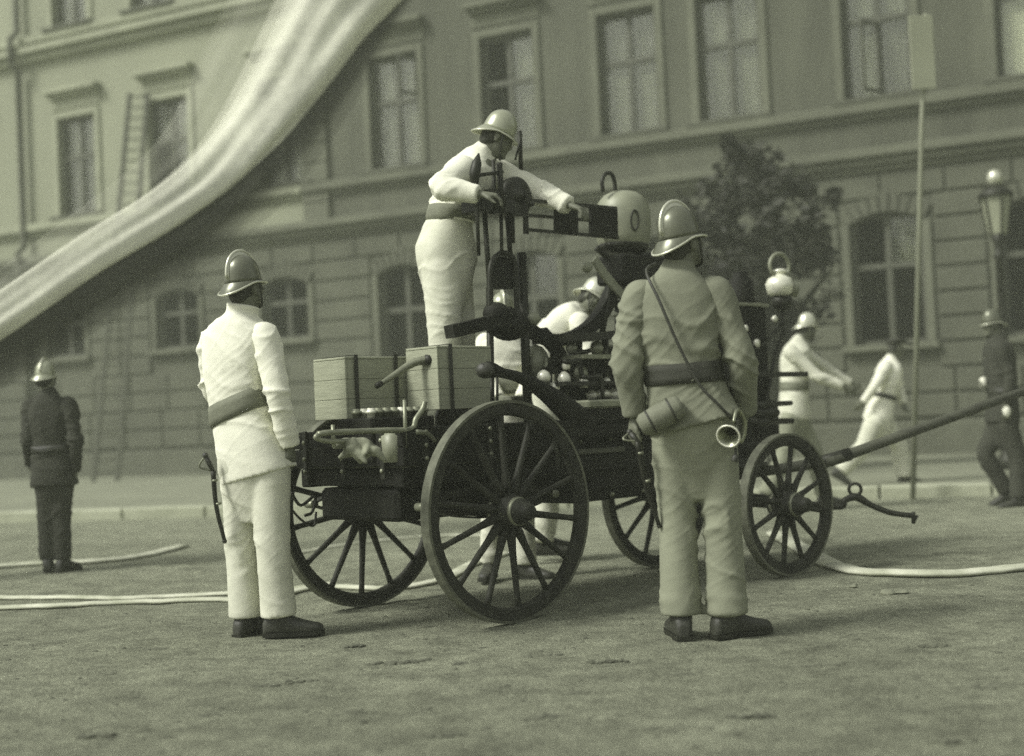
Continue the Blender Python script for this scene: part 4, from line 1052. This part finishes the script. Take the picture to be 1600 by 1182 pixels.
# body under the pump
b = WB(); b.wb(.66, 1.62, -.34, .34, .50, .93, .02); P_('water_tank', 'black_paint', b)
b = WB(); b.wb(.60, 1.75, -.45, -.36, .84, .90, .01); P_('foot_board', 'black_paint', b)
b = WB(); b.wb(.78, 1.52, -.365, -.343, .56, .80, .006); P_('tank_door', 'black_paint', b)
b = MB(); 
for u in (.86, 1.44): b.ball(W(u, -.37, .68), .014)
P_('door_knob', 'steel', b)
b = WB(); b.wb(1.60, 2.30, -.30, .30, .70, .90, .015); P_('front_box', 'black_paint', b)
b = WB(); b.wb(.72, 1.34, -.43, -.30, .985, 1.03, .01); P_('bench_top', 'steel', b)
b = WB(); b.wb(.74, 1.32, -.41, -.31, .932, .983, .006); P_('bench_rail', 'black_paint', b)
for u in (-.4, 0, .45):
    for z in (.79, .85, .91):
        b = MB(); b.lathe(W(u, -.452, z), -AW, [(0, .011), (.006, .011), (.010, .006)], 8); P_('bolt', 'steel', b)
for v in (-.30, 0, .30):
    for z in (.74, .80, .88):
        b = MB(); b.lathe(W(-.539, v, z), -FW, [(0, .011), (.006, .011), (.010, .006)], 8); P_('bolt', 'steel', b)
for u in (.72, .95, 1.2, 1.45, 1.58):
    for z in (.53, .82):
        b = MB(); b.lathe(W(u, -.342, z), -AW, [(0, .012), (.02, .012), (.028, .006)], 8); P_('bolt', 'steel', b)
# crates lying on the bed (things of their own)
def crate(px0, px1, py_b, v, dv, h, label, lid=True, bands=(.25, .75)):
    u0, z0 = wu(px0, py_b, v); u1, _ = wu(px1, py_b, v)
    z0 = max(z0, .932) if u0 > .12 else max(z0, .90)
    root = empty('wooden_crate', W((u0 + u1) / 2, v + dv / 2, z0), label, 'crate', 'crates on the wagon bed')
    nb = 3; 
    for k in range(nb):
        a, c = z0 + h * k / nb, z0 + h * (k + 1) / nb - .0012
        b = WB(); b.wb(u0, u1, v, v + .016, a, c, .002); b.build('side_slat', 'crate', root)
        b = WB(); b.wb(u0, u1, v + dv - .016, v + dv, a, c, .002); b.build('side_slat', 'crate', root)
        b = WB(); b.wb(u0 - .014, u0 - .001, v, v + dv, a, c, .002); b.build('end_slat', 'crate', root)
        b = WB(); b.wb(u1 + .001, u1 + .014, v, v + dv, a, c, .002); b.build('end_slat', 'crate', root)
    b = WB(); b.wb(u0 - .014, u1 + .014, v, v + dv, z0 + h, z0 + h + .012, .003); b.build('lid', 'crate', root)
    b = WB(); b.wb(u0, u1, v + .018, v + dv - .018, z0 - .0, z0 + .012); b.build('bottom', 'crate', root)
    for t in bands:
        uu = u0 + (u1 - u0) * t; b = WB(); b.wb(uu - .011, uu + .011, v - .010, v - .0065, z0, z0 + h + .02); b.wb(uu - .011, uu + .011, v - .010, v + dv, z0 + h + .0185, z0 + h + .021); b.build('iron_band', 'crate_band', root)
crate(546, 664, 655, .10, .26, .29, 'longer pale wooden crate with dark bands at the tail of the wagon', bands=(.10, .62))
crate(690, 768, 640, -.16, .24, .30, 'squarer wooden crate with one dark band just behind the tall wheel', bands=(.2,))
# coil of hose couplings in a rack
root = empty('coupling_rack', W(-.1, -.22, .785), 'low rack of small brass hose couplings in front of the longer crate', 'coupling rack')
u0, z0 = wu(550, 655, -.10); u1, _ = wu(650, 655, -.10)
b = WB(); b.wb(u0, u1, -.24, .02, .785, z0, .006); b.build('tray', 'black_paint', root)
for i in range(8):
    for j, v in enumerate((-.20, -.09)):
        c = W(u0 + .035 + (u1 - u0 - .07) * i / 7, v, z0)
        b = MB(); b.lathe(c, UP, [(0, .019), (.02, .019), (.022, .026), (.034, .026), (.036, .018), (.046, .018)], 10); b.build('coupling', 'steel' if (i * 3 + j) % 4 else 'brass', root)
# handrail pipe across the tail
b = MB(); b.tube(catmull([wp(497, 679, -.43), wp(520, 676, -.43), wp(600, 673, -.43), wp(642, 671, -.43), wp(650, 655, -.43), wp(660, 640, -.43), wp(664, 628, -.43)], 5), .013, 8); P_('hand_rail', 'steel', b)
b = MB(); b.tube(catmull([wp(497, 679, -.43), wp(494, 685, -.43), wp(515, 690, -.43), wp(560, 689, -.43)], 5), .011, 8); P_('hand_rail', 'steel', b)
b = MB(); b.tube(catmull([wp(650, 675, -.45), wp(668, 678, -.45), wp(680, 690, -.45)], 5), .012, 8); P_('hand_rail', 'steel', b)
for px in (520, 632):
    b = MB(); b.tube([wp(px, 625 if px > 600 else 664, -.43), wp(px + 2, 700, -.43)], .009, 8); P_('rail_post', 'steel', b)
# hose branch lying over the crates
root = empty('branch_pipe', wp(630, 590, -.02), 'short metal branch pipe lying slanted across the two crates', 'branch pipe')
b = MB(); b.tube(catmull([wp(590, 603, -.02), wp(618, 585, -.02), wp(645, 568, -.04), wp(668, 562, -.08)], 5), cat1([.010, .016, .020, .022], 5), 10); b.build('pipe', 'steel', root)
b = MB(); b.tube([wp(664, 563, -.08), wp(676, 563, -.10)], [.026, .03], 12); b.build('nozzle_collar', 'iron', root)
b = MB(); b.tube([wp(588, 604, -.02), wp(596, 599, -.02)], .014, 10); b.build('tip', 'iron', root)
# rags
def rag(px, py, v, r, label):
    c = wp(px, py, v); b = MB()
    for _ in range(16):
        q0 = c + V((random.uniform(-r, r), random.uniform(-r, r) * .4, random.uniform(-r, r) * .35)); dq = V((random.gauss(0, 1), random.gauss(0, .5), random.gauss(0, .8))).normalized() * r * .7
        b.tube(catmull([q0 - dq, q0 + V((0, 0, r * .25)), q0 + dq], 4), cat1([.008, r * .28, .008], 4), 8)
    o = fuse('rag', b, .006, 'rag', None, 1); o.data.transform(Matrix.Translation(-c)); o.location = c
    tag(o, label, 'rag')
rag(563, 706, -.46, .075, 'crumpled pale rag bundle under the hand rail at the tail')
b = MB(); b.lathe(wp(615, 705, -.35), UP, [(-.05, .05), (.07, .055), (.075, .04), (.09, .04)], 14); tag(b.build('oil_can', 'drum'), 'small grey can standing by the rag bundle', 'can')
# long curved lever with a bulbous grip rising at the near side
b = MB(); b.tube(catmull([wp(752, 578, -.40), wp(765, 578, -.40), wp(785, 583, -.40), wp(816, 592, -.40), wp(850, 612, -.40), wp(885, 640, -.39), wp(915, 668, -.38)], 5), cat1([.030, .040, .026, .030, .044, .062, .075], 5), 12); P_('brake_lever', 'black_paint', b)
b = MB(); b.ball(wp(758, 579, -.40), .046, .040, .040); P_('lever_grip', 'leather', b)
# curved iron beam and its counter arm
def band(name, pts, w0, w1, mt='black_paint', d=.05, k=5):
    pts = catmull(pts, k); b = MB(); rings = []
    n_ = len(pts)
    for i, p_ in enumerate(pts):
        dd = (pts[min(i + 1, n_ - 1)] - pts[max(i - 1, 0)]).normalized(); sd = AW; up_ = sd.cross(dd).normalized(); ww = w0 + (w1 - w0) * i / (n_ - 1)
        rings.append([p_ + up_ * ww * a + sd * d * c for a, c in ((-.5, -.5), (.5, -.5), (.5, .5), (-.5, .5))])
    b.loft(rings, smooth=False); return P_(name, mt, b)
band('curved_beam', [wp(790, 487, .0), wp(823, 512, .0), wp(852, 530, .0), wp(885, 530, .0), wp(918, 514, .0), wp(942, 486, .0), wp(960, 450, .0), wp(985, 425, .0), wp(1025, 404, .0)], .055, .085, d=.06)
band('slanted_arm', [wp(702, 519, -.08), wp(740, 510, -.08), wp(775, 502, -.08), wp(800, 500, -.08)], .065, .07, d=.07)
band('strut', [wp(845, 520, -.05), wp(868, 545, -.06), wp(882, 575, -.08), wp(880, 610, -.12)], .07, .05, d=.05)
band('crank_arm', [wp(835, 600, -.15), wp(852, 580, -.12), wp(870, 560, -.1), wp(880, 548, -.08)], .03, .04, d=.03)
band('platform', [wp(862, 530, -.10), wp(905, 528, -.10), wp(962, 524, -.10)], .04, .045, 'iron', d=.3)
band('platform', [wp(880, 560, -.12), wp(920, 560, -.12), wp(965, 557, -.12)], .022, .022, 'steel', d=.3)
band('platform', [wp(850, 602, -.14), wp(905, 601, -.14), wp(972, 600, -.14)], .022, .022, 'iron', d=.3)
band('tie_bar', [wp(928, 405, -.05), wp(950, 436, -.05), wp(978, 468, -.05)], .048, .055, 'drum', d=.02)
b = MB(); b.ball(wp(917, 418, -.05), .032, .028, .032); P_('counterweight', 'drum', b)
for (x0, y0, x1, y1, r) in ((868, 530, 870, 600, .014), (905, 528, 903, 640, .02), (945, 524, 948, 640, .022), (965, 470, 968, 640, .02), (925, 560, 925, 600, .012), (955, 440, 940, 525, .018), (985, 420, 990, 640, .03)):
    b = MB(); b.tube([wp(x0, y0, -.02), wp(x1, y1, -.02)], r, 10); P_('column', 'iron', b)
b = MB(); b.ball(wp(795, 508, -.05), .11, .07, .085); b.ball(wp(775, 490, -.05), .07, .05, .06); P_('bearing_block', 'black_paint', b)
# pump cylinders, valves and brass fittings
for (px, py, r, h) in ((850, 585, .035, .06), (866, 600, .030, .05), (882, 590, .034, .07), (912, 595, .03, .06), (940, 610, .05, .05), (925, 612, .028, .05), (958, 612, .034, .06), (948, 590, .024, .04), (885, 566, .022, .05)):
    c = wp(px, py + 12, -.20); b = MB(); b.lathe(c, UP, [(0, r * .8), (h * .2, r), (h * .5, r * 1.05), (h * .8, r * .85), (h, r * .4), (h * 1.05, .005)], 16); P_('valve', 'brass', b)
for (px, py, r) in ((905, 585, .05), (930, 545, .04), (890, 545, .03)):
    c = wp(px, py, -.16); b = MB(); b.lathe(c, -AW, [(0, r), (.02, r * 1.05), (.03, r * .8), (.05, r * .3)], 18); P_('valve_cover', 'steel', b)
for (px, py, r) in ((834, 498, .036), (975, 472, .024), (962, 492, .016), (975, 494, .018)):
    b = MB(); b.ball(wp(px, py, -.10), r, r * .8, r); P_('brass_knob', 'drum', b)
b = MB(); b.lathe(wp(838, 590, .02), UP, [(0, .075), (.09, .075), (.13, .065), (.165, .04), (.18, .004)], 20); P_('air_dome', 'drum', b)
rs = random.Random(5)
for k in range(26):
    x0, y0 = rs.uniform(842, 968), rs.uniform(535, 630); v0 = rs.uniform(-.28, 0)
    if rs.random() < .5: x1, y1, y2 = x0 + rs.uniform(20, 50), y0, y0 + rs.uniform(10, 35)
    else: x1, y1, y2 = x0, y0 + rs.uniform(15, 40), y0 + rs.uniform(40, 60)
    x1 = min(x1, 972); b = MB(); b.tube(catmull([wp(x0, y0, v0), wp((x0 + x1) / 2, y0 + 1, v0), wp(x1, y1, v0 - .02), wp(x1 + 3, min(y2, 640), v0 - .02)], 4), rs.uniform(.006, .014), 8); P_('pump_pipe', 'iron' if k % 4 else 'steel', b)
b = MB(); b.lathe(wp(905, 640, .05), UP, [(0, .11), (.22, .11), (.27, .09), (.30, .05), (.33, .05)], 20); P_('pump_barrel', 'black_paint', b)
b = MB(); b.lathe(wp(955, 640, .05), UP, [(0, .11), (.25, .11), (.30, .09), (.33, .05), (.37, .05)], 20); P_('pump_barrel', 'black_paint', b)
# mast with arch
for (x0, y0, x1, y1, r, v) in ((765, 450, 768, 700, .020, -.02), (815, 395, 827, 700, .026, -.02), (768, 588, 768, 640, .007, -.3), (777, 588, 777, 640, .007, -.3), (745, 300, 748, 400, .010, -.05), (783, 335, 784, 400, .010, -.05), (800, 330, 801, 380, .014, -.05), (757, 330, 765, 450, .014, 0), (792, 330, 800, 430, .014, 0)):
    b = MB(); b.tube([wp(x0, y0, v), wp(x1, y1, v)], r, 10); P_('mast', 'iron', b)
b = MB(); b.tube(catmull([wp(766, 520, -.04), wp(765, 450, -.04), wp(767, 415, -.04), wp(777, 399, -.04), wp(790, 396, -.04), wp(801, 404, -.04), wp(806, 430, -.04), wp(808, 520, -.04)], 5), .015, 8); P_('arch_frame', 'iron', b)
b = MB(); q = [wp(768, 452, -.03), wp(768, 415, -.03), wp(779, 402, -.03), wp(790, 400, -.03), wp(800, 408, -.03), wp(803, 452, -.03)]; b.add(q + [p_ + AW * .03 for p_ in q], [(0, 1, 2, 3, 4, 5), (11, 10, 9, 8, 7, 6)] + [(i, i + 6, (i + 1) % 6 + 6, (i + 1) % 6) for i in range(6)]); P_('arch_plate', 'black_paint', b)
# winding gear head
b = MB(); b.lathe(wp(799, 309, -.02), -AW, [(0, .10), (.012, .105), (.05, .105), (.06, .085), (.065, .03), (.09, .028)], 24); P_('winding_drum', 'iron', b)
b = MB(); b.lathe(wp(768, 315, -.04), -AW, [(0, .055), (.06, .055), (.07, .03)], 18); P_('gear_wheel', 'iron', b)
for k in range(12):
    t = 2 * math.pi * k / 12; c = wp(768, 315, -.08); d_ = FW * math.cos(t) + UP * math.sin(t); bb = MB(); bb.bar(c + d_ * .05, c + d_ * .068, .014, .03, ref=AW); P_('gear_tooth', 'iron', bb)
b = WB(); u0, z0 = wu(742, 332, -.05); u1, z1 = wu(812, 318, -.05); b.wb(u0, u1, -.10, .06, z0, z1, .008); P_('gear_casing', 'iron', b)
b = MB(); b.tube([wp(741, 288, -.12), wp(742, 270, -.12), wp(745, 255, -.12), wp(748, 240, -.12)], [.022, .03, .026, .004], 10); P_('spike_handle', 'iron', b)
b = MB(); b.tube([wp(744, 285, -.12), wp(748, 400, -.10)], .010, 8); P_('control_rod', 'iron', b)
b = MB(); b.tube([wp(742, 275, -.12), wp(785, 269, -.10)], .010, 8); P_('cross_rod', 'iron', b)
b = MB(); b.tube([wp(771, 250, -.10), wp(773, 330, -.10)], .011, 8); b.tube([wp(780, 255, -.10), wp(784, 330, -.10)], .016, 8); P_('control_rod', 'iron', b)
b = MB(); b.tube([wp(812, 205, .02), wp(814, 266, .02)], .012, 8); b.tube([wp(805, 250, .02), wp(815, 212, .02)], .006, 6); P_('hanging_rod', 'iron', b)
# boxed ladder frame running to the drum
for (x0, y0, x1, y1, r) in ((821, 313, 963, 326, .011), (800, 335, 964, 348, .010), (820, 359, 966, 372, .011)):
    for v in (-.12, .06):
        b = MB(); b.bar(wp(x0, y0, v), wp(x1, y1, v), .018, r * 1.6); P_('frame_rail', 'iron', b)
for (x0, x1) in ((870, 903), (925, 965)):
    b = MB(); q = [wp(x0, 318 + (x0 - 860) * .09, -.135), wp(x1, 318 + (x1 - 860) * .09, -.135), wp(x1 + 1, 364 + (x1 - 860) * .07, -.135), wp(x0, 364 + (x0 - 860) * .07, -.135)]
    b.add(q + [p_ + AW * .025 for p_ in q], [(0, 3, 2, 1), (4, 5, 6, 7), (0, 1, 5, 4), (1, 2, 6, 5), (2, 3, 7, 6), (3, 0, 4, 7)]); P_('frame_block', 'black_paint', b)
b = MB(); b.ball(wp(831, 319, -.13), .014); P_('frame_bolt', 'iron', b)
b = MB(); b.bar(wp(820, 305, -.1), wp(822, 366, -.1), .02, .03); P_('frame_end', 'iron', b)
# pale drum with its loop handle
cv = .05
db = wp(974, 388, cv); dax = (UP + FW * .06).normalized()
b = MB(); b.lathe(db - dax * .02, dax, [(0, .08), (.0, .115), (.03, .145), (.08, .158), (.15, .163), (.24, .160), (.29, .146), (.325, .118), (.347, .080), (.358, .035), (.360, .004)], 36); P_('drum', 'drum', b)
b = MB(); b.lathe(db - dax * .03, dax, [(0, .11), (.01, .135), (.035, .152), (.045, .150)], 36); P_('drum_rim', 'iron', b)
nr_ = V((.12, -1, 0)).normalized(); sx = nr_.cross(UP); c = db + nr_ * .162 + dax * .14 + sx * -.035
b = MB(); b.tube([c + sx * (.022 * math.cos(t)) + dax * (.058 * math.sin(t)) for t in [2 * math.pi * k / 16 for k in range(16)]], .006, 6, closed=True); P_('drum_slot', 'iron', b)
b = MB(); b.add([c - nr_ * .006 + sx * (.018 * math.cos(t)) + dax * (.054 * math.sin(t)) for t in [2 * math.pi * k / 16 for k in range(16)]] + [c - nr_ * .03 + sx * (.018 * math.cos(t)) + dax * (.054 * math.sin(t)) for t in [2 * math.pi * k / 16 for k in range(16)]], [tuple(range(16))] + [(i, (i + 1) % 16, (i + 1) % 16 + 16, i + 16) for i in range(16)]); P_('slot_glass', 'steel', b)
b = MB(); b.tube(catmull([wp(942, 300, cv), wp(941, 282, cv), wp(946, 272, cv), wp(955, 272, cv), wp(960, 284, cv), wp(961, 300, cv)], 5), .012, 8); P_('drum_handle', 'iron', b)
b = MB(); b.lathe(wp(968, 395, cv), UP, [(0, .07), (.02, .12), (.045, .13), (.055, .10)], 20); P_('drum_cradle', 'iron', b)
for (x0, y0, x1, y1, r) in ((932, 388, 975, 425, .018), (1005, 385, 985, 430, .018), (960, 400, 1010, 432, .012), (1010, 398, 962, 432, .012), (975, 400, 980, 460, .03)):
    b = MB(); b.tube([wp(x0, y0, cv), wp(x1, y1, cv - .03)], r, 8); P_('cradle_strut', 'iron', b)
b = WB(); u0, z0 = wu(955, 450, 0); u1, z1 = wu(1030, 400, 0); b.wb(u0, u1, -.10, .12, z0 + .02, z1 - .02, .015); P_('gear_housing', 'black_paint', b)
# front seat box, lantern and lamp with ring handle
b = WB(); u0, z0 = wu(1128, 640, -.10); u1, z1 = wu(1198, 480, -.10); b.wb(u0, u1, -.10, .30, .90, z1, .02); P_('seat_back_box', 'black_paint', b)
b = WB(); b.wb(u0 - .01, u1 + .01, -.115, .31, z1, z1 + .02, .004); P_('box_lid', 'steel', b)
b = MB(); b.lathe(wp(1158, 478, -.02), UP, [(0, .085), (.03, .09), (.16, .08), (.18, .05), (.21, .05)], 16); P_('lantern_body', 'black_paint', b)
for (px, py, r) in ((1160, 514, .022), (1178, 537, .026), (1206, 499, .022)):
    b = MB(); b.lathe(wp(px, py, -.16), -AW, [(0, r * .5), (.02, r), (.03, r), (.035, r * .3)], 14); P_('gauge', 'brass', b)
lc = wp(1218, 416, -.12)
b = MB(); b.tube(circ(lc, -AW * .8 + FW * -.2, .080, 28), .013, 8, closed=True); P_('lamp_ring', 'drum', b)
b = MB(); b.lathe(wp(1218, 444, -.12) - V((0, 0, .05)), UP, [(-.03, .05), (-.01, .08), (.05, .092), (.085, .075), (.10, .045), (.12, .03)], 20); P_('lamp_body', 'brass', b)
b = MB(); b.lathe(wp(1218, 428, -.12), UP, [(0, .04), (.02, .05), (.03, .03)], 16); P_('lamp_cap', 'brass', b)
b = MB(); b.lathe(wp(1238, 452, -.16), FW * .8 - AW * .4, [(-.05, .02), (-.02, .045), (.02, .055), (.03, .04)], 18); P_('lamp_lens', 'drum', b)
b = MB(); b.lathe(wp(1222, 486, -.12), UP, [(0, .03), (.02, .06), (.08, .07), (.10, .04)], 16); P_('lamp_base', 'iron', b)
b = MB(); b.tube(catmull([wp(1222, 480, -.12), wp(1222, 520, -.12), wp(1210, 560, -.12), wp(1195, 640, -.12)], 4), .012, 8); P_('lamp_stand', 'iron', b)
b = MB(); b.tube(catmull([wp(1160, 548, -.12), wp(1190, 540, -.12), wp(1222, 505, -.12)], 4), .009, 8); P_('lamp_bracket', 'iron', b)
b = MB(); b.bar(wp(1150, 586, -.2), wp(1258, 585, -.2), .05, .03); P_('foot_bar', 'iron', b)
b = WB(); u0, z0 = wu(1175, 700, -.2); u1, z1 = wu(1225, 600, -.2); b.wb(u0 - .1, u1, -.16, .2, z0, z1 - .1, .02); P_('front_box', 'black_paint', b)
for (x0, y0, x1, y1, r) in ((1170, 634, 1236, 630, .022), (1170, 660, 1238, 658, .026), (1180, 646, 1215, 645, .030)):
    b = MB(); b.lathe(wp(x0, y0, -.24), (wp(x1, y1, -.26) - wp(x0, y0, -.24)), [(0, r), (.10, r), (.14, r * 1.25), (.17, r * 1.25), (.175, r * .8), ((wp(x1, y1, -.26) - wp(x0, y0, -.24)).length, r * .7)], 14); P_('outlet_pipe', 'iron', b)
# turntable, shafts
b = MB(); b.lathe(FC + UP * (.60), UP, [(0, .30), (.03, .30), (.03, .24), (.06, .24)], 32, cap=True); P_('turntable', 'iron', b)
q0 = FC + FF * .15 + UP * .55; pe = at(1660, 590, 8.5); ps = at(1297, 721, 8.0)
b = MB(); b.tube([q0, ps, pe], [.03, .034, .026], 10); P_('drawbar', 'wood', b)
b = MB(); b.tube([ps + (q0 - ps) * .1, ps + (pe - ps) * .08], .04, 10); P_('drawbar_socket', 'iron', b)
h0 = at(1300, 792, 7.95)
b = MB(); b.tube(catmull([FC + FF * .1 + UP * .45, h0, at(1320, 782, 7.95), at(1338, 777, 7.95), at(1362, 790, 7.95), at(1390, 801, 7.95), at(1415, 805, 7.95), at(1428, 806, 7.95)], 5), cat1([.02, .02, .018, .024, .018, .017, .016, .016], 5), 8); P_('splinter_bar', 'iron', b)
b = MB(); b.tube([at(1427, 800, 7.95), at(1427, 818, 7.95)], .012, 8); b.tube([at(1427, 818, 7.95), at(1433, 806, 7.97)], .009, 8); P_('bar_hook', 'iron', b)
b = MB(); b.tube(circ(at(1336, 765, 7.95), V((.3, 1, 0)), .035, 20), .010, 8, closed=True); P_('pull_ring', 'iron', b)

# ------------------------------------------------------------------ hoses on the ground
def hose(pts, r, label, flat=.28):
    P = catmull([V((p_.x, p_.y, 0)) for p_ in [gnd(x, y) for x, y in pts]], 10)
    b = MB(); rings = []
    for i, p_ in enumerate(P):
        z = gh(p_.x, p_.y) if abs(p_.x) < 4.6 and p_.y < 10.1 else 0
        d = (P[min(i + 1, len(P) - 1)] - P[max(i - 1, 0)]).normalized(); a, bb = perp(d)
        wob = 1 + .22 * noise.noise(V((i * .5, r * 90, 0)))
        rings.append(ringpts(p_ + UP * (z + r * flat * .9), a, bb, r * wob, r * flat, 10, 2))
    b.loft(rings); o = b.build('fire_hose', 'hose'); tag(o, label, 'hose', 'canvas hoses lying across the yard')
hose([(-80, 938), (60, 937), (180, 938), (280, 933), (400, 928), (480, 920), (520, 915)], .044, 'upper strand of the two pale hoses running side by side past the man at left')
hose([(-80, 955), (60, 952), (180, 945), (300, 940), (400, 937), (500, 921), (600, 922), (680, 912), (740, 884), (790, 866)], .048, 'lower strand of the paired pale hoses, continuing under the tall wheel')
hose([(-80, 893), (60, 884), (150, 880), (220, 872), (285, 856)], .06, 'short pale hose end lying behind the dark man at far left')
hose([(1210, 836), (1265, 868), (1310, 890), (1370, 901), (1480, 902), (1600, 892), (1720, 880)], .07, 'pale hose curving from the front wheel to the right edge')
hose([(450, 868), (560, 850), (700, 838), (860, 842)], .03, 'thin hose seen between the spokes of the far rear wheel')

for (px, py, r, lb) in ((1398, 930, .035, 'small crumpled pale scrap on the yard right of the front wheel, the larger one'), (1335, 918, .022, 'tiny pale scrap on the yard just behind the curving hose')):
    g = gnd(px, py); b = MB()
    for _ in range(5): b.ball(g + V((random.uniform(-r, r) * 1.6, random.uniform(-r, r), r * .3)), r * .8, r * .6, r * random.uniform(.2, .45))
    o = fuse('paper_scrap', b, .008, 'rag', None, 1, wrinkle([], .02, 4)); o.data.transform(Matrix.Translation(-g)); o.location = g; tag(o, lb, 'scrap', 'scraps on the yard')

# ------------------------------------------------------------------ light dust haze
b = MB(); lo, hi = V((-44, -3, -1)), V((44, 56, 19))
vs = [(x, y, z) for x in (lo.x, hi.x) for y in (lo.y, hi.y) for z in (lo.z, hi.z)]
b.add(vs, [(0, 1, 3, 2), (4, 6, 7, 5), (0, 4, 5, 1), (2, 3, 7, 6), (0, 2, 6, 4), (1, 5, 7, 3)])
hm = bpy.data.materials.new('haze_air'); hm.use_nodes = True; n = hm.node_tree; n.nodes.clear()
o_ = n.nodes.new('ShaderNodeOutputMaterial'); pv = n.nodes.new('ShaderNodeVolumePrincipled'); pv.inputs['Density'].default_value = 0.004
pv.inputs['Color'].default_value = (.93, 1, .80, 1); n.links.new(pv.outputs[0], o_.inputs['Volume'])
hz = b.build('haze', hm, origin=(0, 20, -1), kind='stuff')
